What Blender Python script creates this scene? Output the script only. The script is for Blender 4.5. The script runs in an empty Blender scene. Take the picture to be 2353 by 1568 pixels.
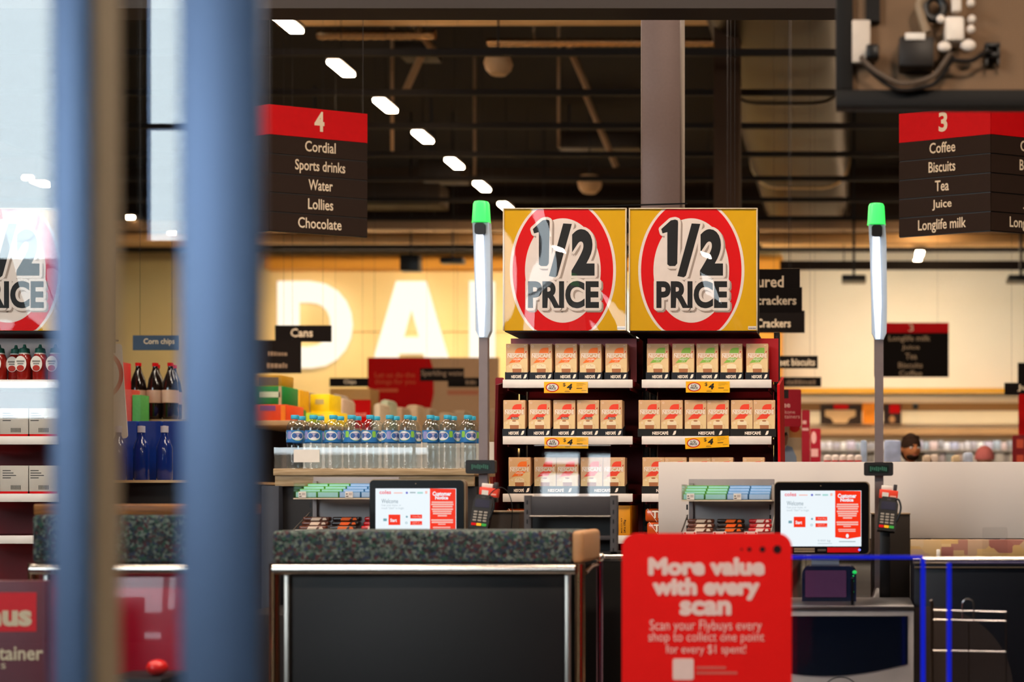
import bpy, bmesh, math, random
from mathutils import Vector, Matrix
random.seed(7)
SC = bpy.context.scene
COL = SC.collection
# ---------------------------------------------------------------- camera, sky, exposure
H = 1.12                       # camera height
FP = 50.0 / 36.0 * 2353.0      # focal length in photograph pixels
CX, CY = 1960.0, 1145.0        # principal point in the photograph
cam_d = bpy.data.cameras.new('camera')
cam_d.lens = 50.0
cam_d.sensor_width = 36.0
cam_d.sensor_fit = 'HORIZONTAL'
cam_d.shift_x = (1176.5 - CX) / 2353.0
cam_d.shift_y = (CY - 784.0) / 2353.0
cam_d.dof.use_dof = True
cam_d.dof.focus_distance = 6.55
cam_d.dof.aperture_fstop = 1.7
cam_d.clip_start = 0.02
cam = bpy.data.objects.new('camera', cam_d)
cam.location = (0, 0, H)
cam.rotation_euler = (math.pi / 2, 0, 0)
COL.objects.link(cam)
SC.camera = cam
W = bpy.data.worlds.new('sky')
SC.world = W
W.use_nodes = True
bg = W.node_tree.nodes['Background']
bg.inputs[0].default_value = (0.84, 0.97, 1.04, 1)
bg.inputs[1].default_value = 11.0
SC.view_settings.view_transform = 'Standard'
SC.view_settings.look = 'None'
SC.view_settings.exposure = 0.0
SC.view_settings.gamma = 1.0
SC.view_settings.use_curve_mapping = False
SC.cycles.transparent_max_bounces = 40
SC.cycles.max_bounces = 8
SC.cycles.sample_clamp_indirect = 6.0
LAMP = 75.0                    # radiance of the ceiling strip lights
LAMP_COL = (1.0, 0.72, 0.45)
LAMP_Z = H + 4.4               # height of the strip lights
STEP = 1.385                   # spacing of lights and battens along the shop

def X(px, Y): return (px - CX) * Y / FP
def Z(py, Y): return H - (py - CY) * Y / FP

# ---------------------------------------------------------------- materials
def lin(c):
    if isinstance(c, str):
        c = [int(c[i:i + 2], 16) for i in (1, 3, 5)]
    o = []
    for v in c:
        v = v / 255.0
        o.append(v / 12.92 if v <= 0.04045 else ((v + 0.055) / 1.055) ** 2.4)
    return o
MATS = {}
def mat(name, col, rough=0.55, metal=0.0, emit=0.0, var=0.08, scale=30.0, coat=0.0, spec=0.25):
    if name in MATS: return MATS[name]
    m = bpy.data.materials.new(name)
    m.use_nodes = True
    nt = m.node_tree
    b = nt.nodes['Principled BSDF']
    c = lin(col)
    b.inputs['Base Color'].default_value = (*c, 1)
    b.inputs['Roughness'].default_value = rough
    b.inputs['Metallic'].default_value = metal
    b.inputs['Coat Weight'].default_value = coat
    b.inputs['Coat Roughness'].default_value = 0.05
    b.inputs['Specular IOR Level'].default_value = spec
    if emit:
        b.inputs['Base Color'].default_value = (c[0] * .08, c[1] * .08, c[2] * .08, 1)
        b.inputs['Emission Color'].default_value = (*c, 1)
        b.inputs['Emission Strength'].default_value = emit
    if var:
        tc = nt.nodes.new('ShaderNodeTexCoord')
        nz = nt.nodes.new('ShaderNodeTexNoise')
        nz.inputs['Scale'].default_value = scale
        nz.inputs['Detail'].default_value = 3
        mr = nt.nodes.new('ShaderNodeMapRange')
        mr.inputs['To Min'].default_value = 1 - var
        mr.inputs['To Max'].default_value = 1 + var
        vm = nt.nodes.new('ShaderNodeVectorMath')
        vm.operation = 'SCALE'
        vm.inputs[0].default_value = c
        L = nt.links.new
        L(tc.outputs['Object'], nz.inputs['Vector'])
        L(nz.outputs[0], mr.inputs['Value'])
        L(mr.outputs['Result'], vm.inputs['Scale'])
        L(vm.outputs[0], b.inputs['Base Color'])
    MATS[name] = m
    return m

def glass(name, tint=(1, 1, 1), ior=1.45, rough=0.0):
    if name in MATS: return MATS[name]
    m = bpy.data.materials.new(name)
    m.use_nodes = True
    nt = m.node_tree
    nt.nodes.remove(nt.nodes['Principled BSDF'])
    out = nt.nodes['Material Output']
    tr = nt.nodes.new('ShaderNodeBsdfTransparent')
    tr.inputs[0].default_value = (*tint, 1)
    gl = nt.nodes.new('ShaderNodeBsdfGlossy')
    gl.inputs['Roughness'].default_value = rough
    fr = nt.nodes.new('ShaderNodeFresnel')
    ge = nt.nodes.new('ShaderNodeNewGeometry')
    mr = nt.nodes.new('ShaderNodeMapRange')
    mr.inputs['To Min'].default_value = ior
    mr.inputs['To Max'].default_value = 1 / ior
    mx = nt.nodes.new('ShaderNodeMixShader')
    L = nt.links.new
    L(ge.outputs['Backfacing'], mr.inputs['Value'])
    L(mr.outputs['Result'], fr.inputs['IOR'])
    L(fr.outputs[0], mx.inputs[0])
    L(tr.outputs[0], mx.inputs[1])
    L(gl.outputs[0], mx.inputs[2])
    L(mx.outputs[0], out.inputs[0])
    MATS[name] = m
    return m

def carpet_mat():
    m = mat('flecked_carpet', '#33403c', 0.95, var=0)
    nt = m.node_tree
    b = nt.nodes['Principled BSDF']
    tc = nt.nodes.new('ShaderNodeTexCoord')
    vo = nt.nodes.new('ShaderNodeTexVoronoi')
    vo.inputs['Scale'].default_value = 112
    nz = nt.nodes.new('ShaderNodeTexNoise'); nz.inputs['Scale'].default_value = 60
    mxv = nt.nodes.new('ShaderNodeVectorMath'); mxv.operation = 'MULTIPLY_ADD'
    mxv.inputs[1].default_value = (0.02, 0.02, 0.02)
    cr = nt.nodes.new('ShaderNodeValToRGB')
    cr.color_ramp.interpolation = 'CONSTANT'
    cols = ['#1e2628', '#2c3c39', '#3d4844', '#27323a', '#525e58', '#36292c', '#626d66', '#29473c', '#2e374a', '#4a2e32', '#565c58']
    e = cr.color_ramp.elements
    while len(e) < len(cols): e.new(0.5)
    for i, c in enumerate(cols):
        e[i].position = i / len(cols)
        e[i].color = (*lin(c), 1)
    L = nt.links.new
    L(tc.outputs['Object'], mxv.inputs[2]); L(tc.outputs['Object'], nz.inputs['Vector'])
    L(nz.outputs['Color'], mxv.inputs[0])
    L(mxv.outputs[0], vo.inputs['Vector'])
    sp = nt.nodes.new('ShaderNodeSeparateColor')
    L(vo.outputs['Color'], sp.inputs[0]); L(sp.outputs[0], cr.inputs[0])
    L(cr.outputs[0], b.inputs['Base Color'])
    return m

def wood_mat(name, c1, c2, scale=6):
    m = mat(name, c1, 0.45, var=0)
    nt = m.node_tree
    b = nt.nodes['Principled BSDF']
    tc = nt.nodes.new('ShaderNodeTexCoord')
    mp = nt.nodes.new('ShaderNodeMapping'); mp.inputs['Scale'].default_value = (1.5, 10, 22)
    nz = nt.nodes.new('ShaderNodeTexNoise'); nz.inputs['Scale'].default_value = scale; nz.inputs['Detail'].default_value = 6
    cr = nt.nodes.new('ShaderNodeValToRGB')
    cr.color_ramp.elements[0].position = 0.35; cr.color_ramp.elements[0].color = (*lin(c1), 1)
    cr.color_ramp.elements[1].position = 0.65; cr.color_ramp.elements[1].color = (*lin(c2), 1)
    L = nt.links.new
    L(tc.outputs['Object'], mp.inputs[0]); L(mp.outputs[0], nz.inputs['Vector'])
    L(nz.outputs[0], cr.inputs[0]); L(cr.outputs[0], b.inputs['Base Color'])
    return m

def tile_mat():
    m = mat('floor_tile', '#8d8680', 0.25, var=0)
    nt = m.node_tree
    b = nt.nodes['Principled BSDF']
    tc = nt.nodes.new('ShaderNodeTexCoord')
    br = nt.nodes.new('ShaderNodeTexBrick')
    br.offset = 0
    br.inputs['Scale'].default_value = 1.0
    br.inputs['Brick Width'].default_value = 0.6; br.inputs['Row Height'].default_value = 0.6
    br.inputs['Mortar Size'].default_value = 0.006
    br.inputs['Color1'].default_value = (*lin('#938c86'), 1); br.inputs['Color2'].default_value = (*lin('#8a847e'), 1)
    br.inputs['Mortar'].default_value = (*lin('#5c5854'), 1)
    nt.links.new(tc.outputs['Object'], br.inputs['Vector'])
    nt.links.new(br.outputs[0], b.inputs['Base Color'])
    return m

def perforated_mat():
    m = mat('perforated_grey_sheet', '#776b60', 0.7, var=0, spec=.1)
    nt = m.node_tree
    b = nt.nodes['Principled BSDF']
    tc = nt.nodes.new('ShaderNodeTexCoord')
    vo = nt.nodes.new('ShaderNodeTexVoronoi'); vo.inputs['Scale'].default_value = 170; vo.inputs['Randomness'].default_value = 0
    cr = nt.nodes.new('ShaderNodeValToRGB')
    cr.color_ramp.elements[0].position = 0.28; cr.color_ramp.elements[0].color = (*lin('#453426'), 1)
    cr.color_ramp.elements[1].position = 0.36; cr.color_ramp.elements[1].color = (*lin('#7d634c'), 1)
    L = nt.links.new
    L(tc.outputs['Object'], vo.inputs['Vector']); L(vo.outputs['Distance'], cr.inputs[0]); L(cr.outputs[0], b.inputs['Base Color'])
    return m

def worn_top_mat():
    m = mat('worn_laminate', '#a98a5c', 0.4, var=0)
    nt = m.node_tree
    b = nt.nodes['Principled BSDF']
    tc = nt.nodes.new('ShaderNodeTexCoord')
    vo = nt.nodes.new('ShaderNodeTexVoronoi'); vo.inputs['Scale'].default_value = 14; vo.distance = 'CHEBYCHEV'
    cr = nt.nodes.new('ShaderNodeValToRGB')
    cols = ['#c0a070', '#b08a50', '#b8a080', '#a88048', '#ab8f72', '#8f5a50']
    e = cr.color_ramp.elements
    while len(e) < len(cols): e.new(0.5)
    for i, c in enumerate(cols):
        e[i].position = i / len(cols); e[i].color = (*lin(c), 1)
    sp = nt.nodes.new('ShaderNodeSeparateColor')
    L = nt.links.new
    L(tc.outputs['Object'], vo.inputs['Vector']); L(vo.outputs['Color'], sp.inputs[0]); L(sp.outputs[0], cr.inputs[0])
    L(cr.outputs[0], b.inputs['Base Color'])
    return m

# ---------------------------------------------------------------- mesh builder
GL = {}
def glyphs(s, bold=0.0, res=3):
    k = (s, bold, res)
    if k not in GL:
        c = bpy.data.curves.new('t', 'FONT')
        c.body = s; c.offset = bold; c.resolution_u = res
        o = bpy.data.objects.new('t', c)
        COL.objects.link(o)
        me = bpy.data.meshes.new_from_object(o)
        GL[k] = ([(v.co.x, v.co.y) for v in me.vertices], [tuple(p.vertices) for p in me.polygons])
        bpy.data.objects.remove(o); bpy.data.curves.remove(c); bpy.data.meshes.remove(me)
    return GL[k]

class MB:
    def __init__(s, xf=None):
        s.v = []; s.f = []; s.fm = []; s.sm = []; s.mats = []; s.xf = xf
    def mi(s, m):
        if m not in s.mats: s.mats.append(m)
        return s.mats.index(m)
    def add(s, vs, fs, m, smooth=False):
        n = len(s.v)
        if s.xf is not None:
            vs = [tuple(s.xf @ Vector(v)) for v in vs]
        s.v += [tuple(v) for v in vs]
        k = s.mi(m)
        for f in fs:
            s.f.append(tuple(i + n for i in f)); s.fm.append(k); s.sm.append(smooth)
        return s
    def box(s, x0, x1, y0, y1, z0, z1, m, b=0.0, seg=2):
        x0, x1 = min(x0, x1), max(x0, x1); y0, y1 = min(y0, y1), max(y0, y1); z0, z1 = min(z0, z1), max(z0, z1)
        if b <= 0:
            vs = [(x, y, z) for x in (x0, x1) for y in (y0, y1) for z in (z0, z1)]
            fs = [(0, 1, 3, 2), (4, 6, 7, 5), (0, 4, 5, 1), (2, 3, 7, 6), (0, 2, 6, 4), (1, 5, 7, 3)]
            return s.add(vs, fs, m)
        bm = bmesh.new()
        bmesh.ops.create_cube(bm, size=1)
        for v in bm.verts:
            v.co = ((x0 + x1) / 2 + v.co.x * (x1 - x0), (y0 + y1) / 2 + v.co.y * (y1 - y0), (z0 + z1) / 2 + v.co.z * (z1 - z0))
        b = min(b, 0.49 * min(x1 - x0, y1 - y0, z1 - z0))
        bmesh.ops.bevel(bm, geom=bm.edges[:], offset=b, segments=seg, profile=0.5, affect='EDGES')
        bm.verts.index_update()
        s.add([v.co[:] for v in bm.verts], [tuple(v.index for v in f.verts) for f in bm.faces], m, True)
        bm.free()
        return s
    def pbox(s, px0, px1, py0, py1, Y, d, m, b=0.0):
        return s.box(X(px0, Y), X(px1, Y), Y, Y + d, Z(py1, Y), Z(py0, Y), m, b)
    def poly(s, pts, y, m):
        return s.add([(p[0], y, p[1]) for p in pts], [tuple(range(len(pts)))], m)
    def ppoly(s, pts, Y, m, dy=0.0):
        return s.poly([(X(p[0], Y), Z(p[1], Y)) for p in pts], Y - dy, m)
    def rect(s, x0, x1, z0, z1, y, m):
        return s.poly([(x0, z0), (x1, z0), (x1, z1), (x0, z1)], y, m)
    def prect(s, px0, px1, py0, py1, Y, m, dy=0.0):
        return s.rect(X(px0, Y), X(px1, Y), Z(py1, Y), Z(py0, Y), Y - dy, m)
    def disc(s, cx, cz, rx, rz, y, m, n=48, lo=-1e9, hi=1e9):
        pts = [(cx + rx * math.cos(2 * math.pi * i / n), min(hi, max(lo, cz + rz * math.sin(2 * math.pi * i / n)))) for i in range(n)]
        return s.poly(pts, y, m)
    def ring(s, cx, cz, r0, r1, y, m, n=40, a0=0, a1=2 * math.pi, sz=1.0):
        vs = []; fs = []
        for i in range(n + 1):
            a = a0 + (a1 - a0) * i / n
            vs += [(cx + r0 * math.cos(a), y, cz + sz * r0 * math.sin(a)), (cx + r1 * math.cos(a), y, cz + sz * r1 * math.sin(a))]
        for i in range(n):
            fs.append((2 * i, 2 * i + 1, 2 * i + 3, 2 * i + 2))
        return s.add(vs, fs, m)
    def prism(s, pts, y0, y1, m, smooth=False):
        n = len(pts)
        vs = [(p[0], y0, p[1]) for p in pts] + [(p[0], y1, p[1]) for p in pts]
        fs = [tuple(range(n)), tuple(range(2 * n - 1, n - 1, -1))] + [(i, i + n, (i + 1) % n + n, (i + 1) % n) for i in range(n)]
        return s.add(vs, fs, m, smooth)
    def rrect(s, x0, x1, z0, z1, r, y0, y1, m, top_only=False, n=8):
        pts = []
        for cx, cz, a in ((x1 - r, z1 - r, 0), (x0 + r, z1 - r, 90), (x0 + r, z0 + r, 180), (x1 - r, z0 + r, 270)):
            if top_only and a >= 180:
                pts.append((x0 if a == 180 else x1, z0)); continue
            for i in range(n + 1):
                t = math.radians(a + 90 * i / n)
                pts.append((cx + r * math.cos(t), cz + r * math.sin(t)))
        return s.prism(pts, y0, y1, m)
    def lathe(s, cx, cy, prof, m, seg=20, sx=1.0, mats=None, cap=True):
        vs = []; n = len(prof)
        for r, z in prof:
            for i in range(seg):
                a = 2 * math.pi * i / seg
                vs.append((cx + sx * r * math.cos(a), cy + r * math.sin(a), z))
        fs = []
        for j in range(n - 1):
            for i in range(seg):
                fs.append((j * seg + i, j * seg + (i + 1) % seg, (j + 1) * seg + (i + 1) % seg, (j + 1) * seg + i))
        if cap:
            fs.append(tuple(range(seg - 1, -1, -1))); fs.append(tuple((n - 1) * seg + i for i in range(seg)))
        s.add(vs, fs, m, True)
        if mats:
            base = len(s.f) - len(fs)
            for q in range((n - 1) * seg):
                s.fm[base + q] = s.mi(mats[(q % seg) * len(mats) // seg])
        return s
    def tube(s, pts, r, m, seg=10):
        pts = [Vector(p) for p in pts]
        vs = []; fs = []; n = len(pts)
        up = None
        for i, p in enumerate(pts):
            d = (pts[min(i + 1, n - 1)] - pts[max(i - 1, 0)]).normalized()
            if up is None:
                up = d.orthogonal().normalized()
            up = (up - d * up.dot(d)).normalized()
            w = d.cross(up)
            for k in range(seg):
                a = 2 * math.pi * k / seg
                vs.append(p + (up * math.cos(a) + w * math.sin(a)) * r)
        for i in range(n - 1):
            for k in range(seg):
                fs.append((i * seg + k, i * seg + (k + 1) % seg, (i + 1) * seg + (k + 1) % seg, (i + 1) * seg + k))
        fs.append(tuple(range(seg - 1, -1, -1))); fs.append(tuple((n - 1) * seg + k for k in range(seg)))
        return s.add(vs, fs, m, True)
    def sphere(s, c, r, m, sx=1, sy=1, sz=1, seg=20, rings=12, z_lo=-1.0):
        vs = []; fs = []
        a0 = math.asin(max(-1, z_lo))
        for j in range(rings + 1):
            t = a0 + (math.pi / 2 - a0) * j / rings
            for i in range(seg):
                a = 2 * math.pi * i / seg
                vs.append((c[0] + sx * r * math.cos(t) * math.cos(a), c[1] + sy * r * math.cos(t) * math.sin(a), c[2] + sz * r * math.sin(t)))
        for j in range(rings):
            for i in range(seg):
                fs.append((j * seg + i, j * seg + (i + 1) % seg, (j + 1) * seg + (i + 1) % seg, (j + 1) * seg + i))
        return s.add(vs, fs, m, True)
    def text(s, t, x0, x1, z0, z1, y, m, bold=0.0, res=3, halo=0.0, hm=None, shadow=None, slant=0.0):
        """lettering stretched to fill a rectangle; halo = outline width as a share of the height"""
        vs, fs = glyphs(t, bold, res)
        ax = min(v[0] for v in vs); bx = max(v[0] for v in vs); az = min(v[1] for v in vs); bz = max(v[1] for v in vs)
        q = [(x0 + (v[0] - ax) / (bx - ax) * (x1 - x0), z0 + (v[1] - az) / (bz - az) * (z1 - z0)) for v in vs]
        if slant:
            q = [(a + (c - z0) * slant, c) for a, c in q]
        if halo:
            h = halo
            for k in range(14):
                a = 2 * math.pi * k / 14
                s.add([(p[0] + h * math.cos(a), y + 0.0006 - k * 3e-5, p[1] + h * math.sin(a)) for p in q], fs, hm)
            s.add([(p[0], y + 0.0001, p[1]) for p in q], fs, hm)
            if shadow:
                for k in range(10):
                    a = 2 * math.pi * k / 10
                    s.add([(p[0] + shadow[1] + h * math.cos(a), y + 0.0011 - k * 3e-5, p[1] + shadow[2] + h * math.sin(a)) for p in q], fs, shadow[0])
        return s.add([(p[0], y, p[1]) for p in q], fs, m)
    def ptext(s, t, px0, px1, py0, py1, Y, m, dy=0.001, **k):
        return s.text(t, X(px0, Y), X(px1, Y), Z(py1, Y), Z(py0, Y), Y - dy, m, **k)
    def build(s, name, parent=None, origin=None, label=None, cat=None, group=None, kind=None):
        me = bpy.data.meshes.new(name)
        if parent is not None:
            org = root_of(parent).location.copy()
        elif origin is not None:
            org = Vector(origin)
        else:
            xs = [v[0] for v in s.v]; ys = [v[1] for v in s.v]; zs = [v[2] for v in s.v]
            org = Vector(((min(xs) + max(xs)) / 2, (min(ys) + max(ys)) / 2, min(zs)))
        me.from_pydata([(v[0] - org.x, v[1] - org.y, v[2] - org.z) for v in s.v], [], s.f)
        for m in s.mats: me.materials.append(m)
        me.polygons.foreach_set('material_index', s.fm)
        me.polygons.foreach_set('use_smooth', s.sm)
        bm = bmesh.new(); bm.from_mesh(me)
        if len(bm.faces) < 20000 and any(s.sm):
            for e in bm.edges:
                if len(e.link_faces) == 2 and e.calc_face_angle(0) > 0.7: e.smooth = False
        bm.to_mesh(me); bm.free()
        me.update()
        o = bpy.data.objects.new(name, me)
        COL.objects.link(o)
        if parent is not None:
            o.parent = parent
        else:
            o.location = org
        tag(o, label, cat, group, kind)
        return o

def root_of(o):
    while o.parent: o = o.parent
    return o
def tag(o, label=None, cat=None, group=None, kind=None):
    if label: o['label'] = label
    if cat: o['category'] = cat
    if group: o['group'] = group
    if kind: o['kind'] = kind
    return o
def thing(name, loc, label, cat, group=None, kind=None):
    o = bpy.data.objects.new(name, None)
    o.empty_display_size = 0.1
    COL.objects.link(o)
    o.location = loc
    return tag(o, label, cat, group, kind)
def dup(o, delta=(0, 0, 0), label=None, group=None, rotz=None, parent=None):
    c = o.copy()
    COL.objects.link(c)
    if parent is not None: c.parent = parent
    else:
        c.location = o.location + Vector(delta)
        if label: c['label'] = label
        if group: c['group'] = group
        if rotz is not None: c.rotation_euler.z = rotz
    for ch in list(o.children): dup(ch, parent=c)
    return c
def struct(mb, name, label=None, parent=None):
    return mb.build(name, parent, kind=None if parent is not None else 'structure', label=label, origin=None if parent is not None else (0, 0, 0))
ORD = ['first', 'second', 'third', 'fourth', 'fifth', 'sixth', 'seventh', 'eighth', 'ninth', 'tenth', 'eleventh', 'twelfth', 'thirteenth', 'fourteenth', 'fifteenth', 'sixteenth', 'seventeenth', 'eighteenth', 'nineteenth', 'twentieth']

def ordl_(i, n): return 'leftmost' if i == 0 else ('rightmost' if i == n - 1 else ORD[i] + ' from the left')
# ---------------------------------------------------------------- palette
BLACK = mat('black_plastic', '#0b0a0a', 0.4)
DARK = mat('charcoal_powder_coat', '#1f1d1e', 0.6)
CHAR = mat('dark_grey_metal', '#3b383a', 0.55)
GREY = mat('mid_grey_metal', '#7d7a7c', 0.5)
LGREY = mat('light_grey_paint', '#a8a19c', 0.5)
WHITE = mat('white_paint', '#d8d2cc', 0.5)
PAPER = mat('white_paper', '#dcd5cc', 0.7)
RED = mat('signal_red', '#c0040a', 0.65, spec=.12)
DRED = mat('deep_red_steel', '#6e0a10', 0.45)
CHROME = mat('polished_steel', '#d8d0c8', 0.26, 1.0, var=0.02)
STEEL = mat('brushed_steel', '#9c968f', 0.35, 1.0, var=0.04)
YEL = mat('ticket_yellow', '#f2b100', 0.35, coat=0.3)
BROWN = mat('sign_brown', '#281a12', 0.7, spec=.12)
CREAM = mat('cream_lettering', '#d9c4a6', 0.6)
INK = mat('black_ink', '#120e0c', 0.45)
ALU = mat('blue_grey_aluminium', '#687a98', 0.45, 0.75, var=0.03)
DOORGLASS = glass('door_glass', (0.93, 0.96, 0.97), 1.55)
CLEAR = glass('clear_acrylic', (0.97, 0.97, 0.97), 1.45)
PET = glass('clear_bottle_plastic', (0.86, 0.91, 0.93), 1.75, 0.06)
CARPET = carpet_mat()

# ================================================================ SETTING
FX0, FX1, FYB, FY1, ROOF = -15.0, 8.0, -8.0, 28.0, 7.4
struct(MB().box(FX0, FX1, 4.3, FY1, -0.1, 0, tile_mat()), 'floor')
struct(MB().box(FX0, FX1, FYB, 4.3, -0.1, 0, mat('dark_entrance_floor', '#1a1816', 0.55)), 'floor_entrance')
struct(MB().box(FX0, FX1, FYB, FY1, ROOF, ROOF + 0.15, mat('dark_roof_deck', '#130c08', 0.9)), 'ceiling')
wallm = mat('warm_cream_wall', '#ece4d2', 0.7, var=0.03, scale=2)
struct(MB().box(X(1796, FY1), FX1, FY1 - 0.02, FY1 + 0.2, 0, ROOF, wallm), 'wall_back')
goldm = mat('golden_wall_boards', '#f2d294', 0.6, var=0.04, scale=3)
struct(MB().box(FX0, X(1796, FY1), FY1 - 0.4, FY1 + 0.2, 0, ROOF, goldm), 'wall_back_dairy')
struct(MB().box(FX0 - 0.2, FX0, FYB, FY1, 0, ROOF, mat('dull_brown_wall', '#5a4a3c', 0.8)), 'wall_left')
struct(MB().box(FX1, FX1 + 0.2, FYB, FY1, 0, ROOF, mat('dull_brown_wall', '#5a4a3c', 0.8)), 'wall_right')
# shop front behind the photographer: a dark wall with sky windows, the small openings added only for reflections
mallm = mat('dark_mall_wall', '#2b2927', 0.8)
wf = MB()
def hole_wall(mb, x0, x1, y0, y1, z0, z1, holes, m):
    xs = sorted({x0, x1, *[h[0] for h in holes], *[h[1] for h in holes]})
    zs = sorted({z0, z1, *[h[2] for h in holes], *[h[3] for h in holes]})
    for a, b in zip(xs, xs[1:]):
        for c, d in zip(zs, zs[1:]):
            if not any(h[0] <= (a + b) / 2 <= h[1] and h[2] <= (c + d) / 2 <= h[3] for h in holes):
                mb.box(a, b, y0, y1, c, d, m)
HOLES = [(-12.5, -5.93, 2.98, 6.2), (-5.56, -5.0, 3.12, 6.2), (-12.5, -5.93, 1.74, 2.04), (-4.15, -3.62, 2.0, 2.72), (-3.52, -3.18, 2.05, 2.98), (-4.1, -3.62, 2.84, 3.0), (-2.35, -1.6, 3.55, 4.3)]
hole_wall(wf, FX0, FX1, FYB - 0.2, FYB, 0, ROOF, HOLES, mallm)
struct(wf, 'wall_front')
for i, hl in enumerate(HOLES[:2]):
    t = MB()
    t.box(hl[0], hl[1], FYB - 0.1, FYB - 0.04, (2.5, .88)[i] + hl[2], (2.53, .92)[i] + hl[2], ALU)
    t.box(hl[0] + (2.6, .02)[i], hl[0] + (2.66, .06)[i], FYB - 0.1, FYB - 0.04, hl[2], hl[3], ALU)
    struct(t, 'window_%d' % (i + 1))
# header over the shop entrance
struct(MB().box(FX0, FX1, 6.1, 6.25, Z(19, 6.1), Z(-40, 6.1), mat('dark_header_trim', '#241c18', 0.6)), 'trim_1')
# columns
colm = mat('mauve_grey_column_paint', '#5f4d47', 0.42, 0.2, var=0.1, scale=60)
c = MB(); Yc = 7.6
c.box(X(1472, Yc), X(1564, Yc), Yc, Yc + 0.2, 0, ROOF, colm, 0.012)
c.build('steel_column', label='square mauve grey steel column rising behind the half price boards', cat='column', kind='structure')
c = MB(); Yc = 14.6
c.box(X(1640, Yc), X(1699, Yc), Yc, Yc + 0.25, 0, ROOF, mat('brown_column_paint', '#3e2c20', 0.8, spec=.1), 0.01)
c.build('steel_column', label='farther brown column behind the ceiling battens', cat='column', kind='structure')
# golden top band over the dairy wall and the yellow rail over the cream wall
orange = mat('amber_fascia', '#d9922e', 0.5)
struct(MB().box(X(610, 27.3), X(1798, 27.3), 27.2, 27.58, Z(619, 27.3), Z(590, 27.3), orange), 'trim_2')
struct(MB().box(X(1786, 27.4), FX1, 27.3, 27.95, Z(905, 27.4), Z(893, 27.4), mat('yellow_rail', '#e0a02c', 0.5)), 'trim_3')
struct(MB().box(X(1742, 27), X(1796, 27), 26.95, 27.58, Z(895, 27), Z(600, 27), orange), 'trim_4')

struct(MB().box(FX0, FX1, 27.0, 27.15, Z(577, 27), ROOF, mat('added_dark_cover', '#20160f', .9, spec=.1)), 'trim_5')  # added dark board that covers the lamp-lit top of the back wall
# ---------------------------------------------------------------- ceiling: battens, ducts, pipes, lights
batm = mat('dark_batten', '#1c130d', 0.7)
for k in range(9):
    Yb = 14.03 + STEP * k
    MB().box(FX0, FX1, Yb, Yb + 0.05, LAMP_Z - 0.03, LAMP_Z + 0.035, batm).build('ceiling_batten', kind='structure', group='dark ceiling battens',
        label='dark batten crossing the ceiling, %s from the front' % ORD[k], cat='batten')
ductm = mat('galvanised_duct', '#3a2d20', 0.45, 0.7, var=0.15, scale=8)
def oval_duct(mb, xc, w, h, zc, y0, y1, m, n=10):
    pts = []
    r = h / 2
    for a in range(n + 1):
        t = -math.pi / 2 + math.pi * a / n
        pts.append((xc + w / 2 - r + r * math.cos(t), zc + r * math.sin(t)))
    for a in range(n + 1):
        t = math.pi / 2 + math.pi * a / n
        pts.append((xc - w / 2 + r + r * math.cos(t), zc + r * math.sin(t)))
    mb.prism(pts, y0, y1, m, True)
Yd = 21.6
dw = 225 * Yd / FP; dx = X(1838, Yd); dz = Z(433, Yd) + 0.42
d = thing('air_duct', (dx, 18, dz - 0.4), 'wide rounded metal air duct running back above the battens, right of the column', 'duct')
m = MB(); oval_duct(m, dx, dw, 0.8, dz, 8.5, 25.5, ductm); m.build('duct_body', d)
fl = mat('bright_duct_flange', '#d8b27c', 0.3, 0.8)
for q, yy in enumerate((12.3, 17.0, Yd, 24.6)):
    m = MB(); oval_duct(m, dx, dw + 0.05, 0.85, dz, yy, yy + 0.05, fl if q == 2 else ductm); m.build('flange', d)
for yy in (10.2, 15.3, 20.4):
    for e in (-1, 1): MB().tube([(dx + e * dw * .48, yy, dz), (dx + e * dw * .48, yy, ROOF - .002)], 0.012, STEEL).build('hanger', d)
# foil ribbed flexible duct running across
ribm = mat('foil_flexible_duct', '#d0a474', 0.25, 0.85, var=0.3, scale=25)
def ribbed(x0, x1, y, z, r, label):
    n = int((x1 - x0) / 0.05); prof = []
    vs = []; fs = []; seg = 10
    for i in range(n + 1):
        rr = r * (1 if i % 2 else 0.86)
        for k in range(seg):
            a = 2 * math.pi * k / seg
            vs.append((x0 + (x1 - x0) * i / n, y + rr * math.cos(a), z + rr * math.sin(a)))
    for i in range(n):
        for k in range(seg):
            fs.append((i * seg + k, i * seg + (k + 1) % seg, (i + 1) * seg + (k + 1) % seg, (i + 1) * seg + k))
    mb = MB(); mb.add(vs, fs, ribm, True); 
    for f in (.2, .8): mb.box(x0 + (x1 - x0) * f, x0 + (x1 - x0) * f + .03, y - .01, y + .01, z, ROOF - .002, ribm)
    return mb.build('flexible_duct', label=label, cat='duct', group='ribbed foil ducts')
Y1 = 16.55
ribbed(X(730, Y1), X(1000, Y1), Y1, Z(79, Y1), 0.062, 'ribbed foil duct crossing high under the roof, left of the brace')
ribbed(X(1120, Y1 + .3), X(1640, Y1 + .3), Y1 + .3, Z(97, Y1 + .3), 0.05, 'ribbed foil duct high under the roof, passing behind the mauve column')
pipem = mat('tan_painted_pipe', '#e2b276', 0.5, var=0.1, scale=4)
Y1 = 15.6
MB().tube([(X(640, Y1), Y1, Z(38, Y1)), (X(1642, Y1), Y1, Z(37, Y1))], 0.1, pipem, 14).build('ceiling_pipe', label='thick tan pipe across the top of the picture', cat='pipe')
brm = mat('brown_brace_steel', '#8c6c4c', 0.5)
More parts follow.
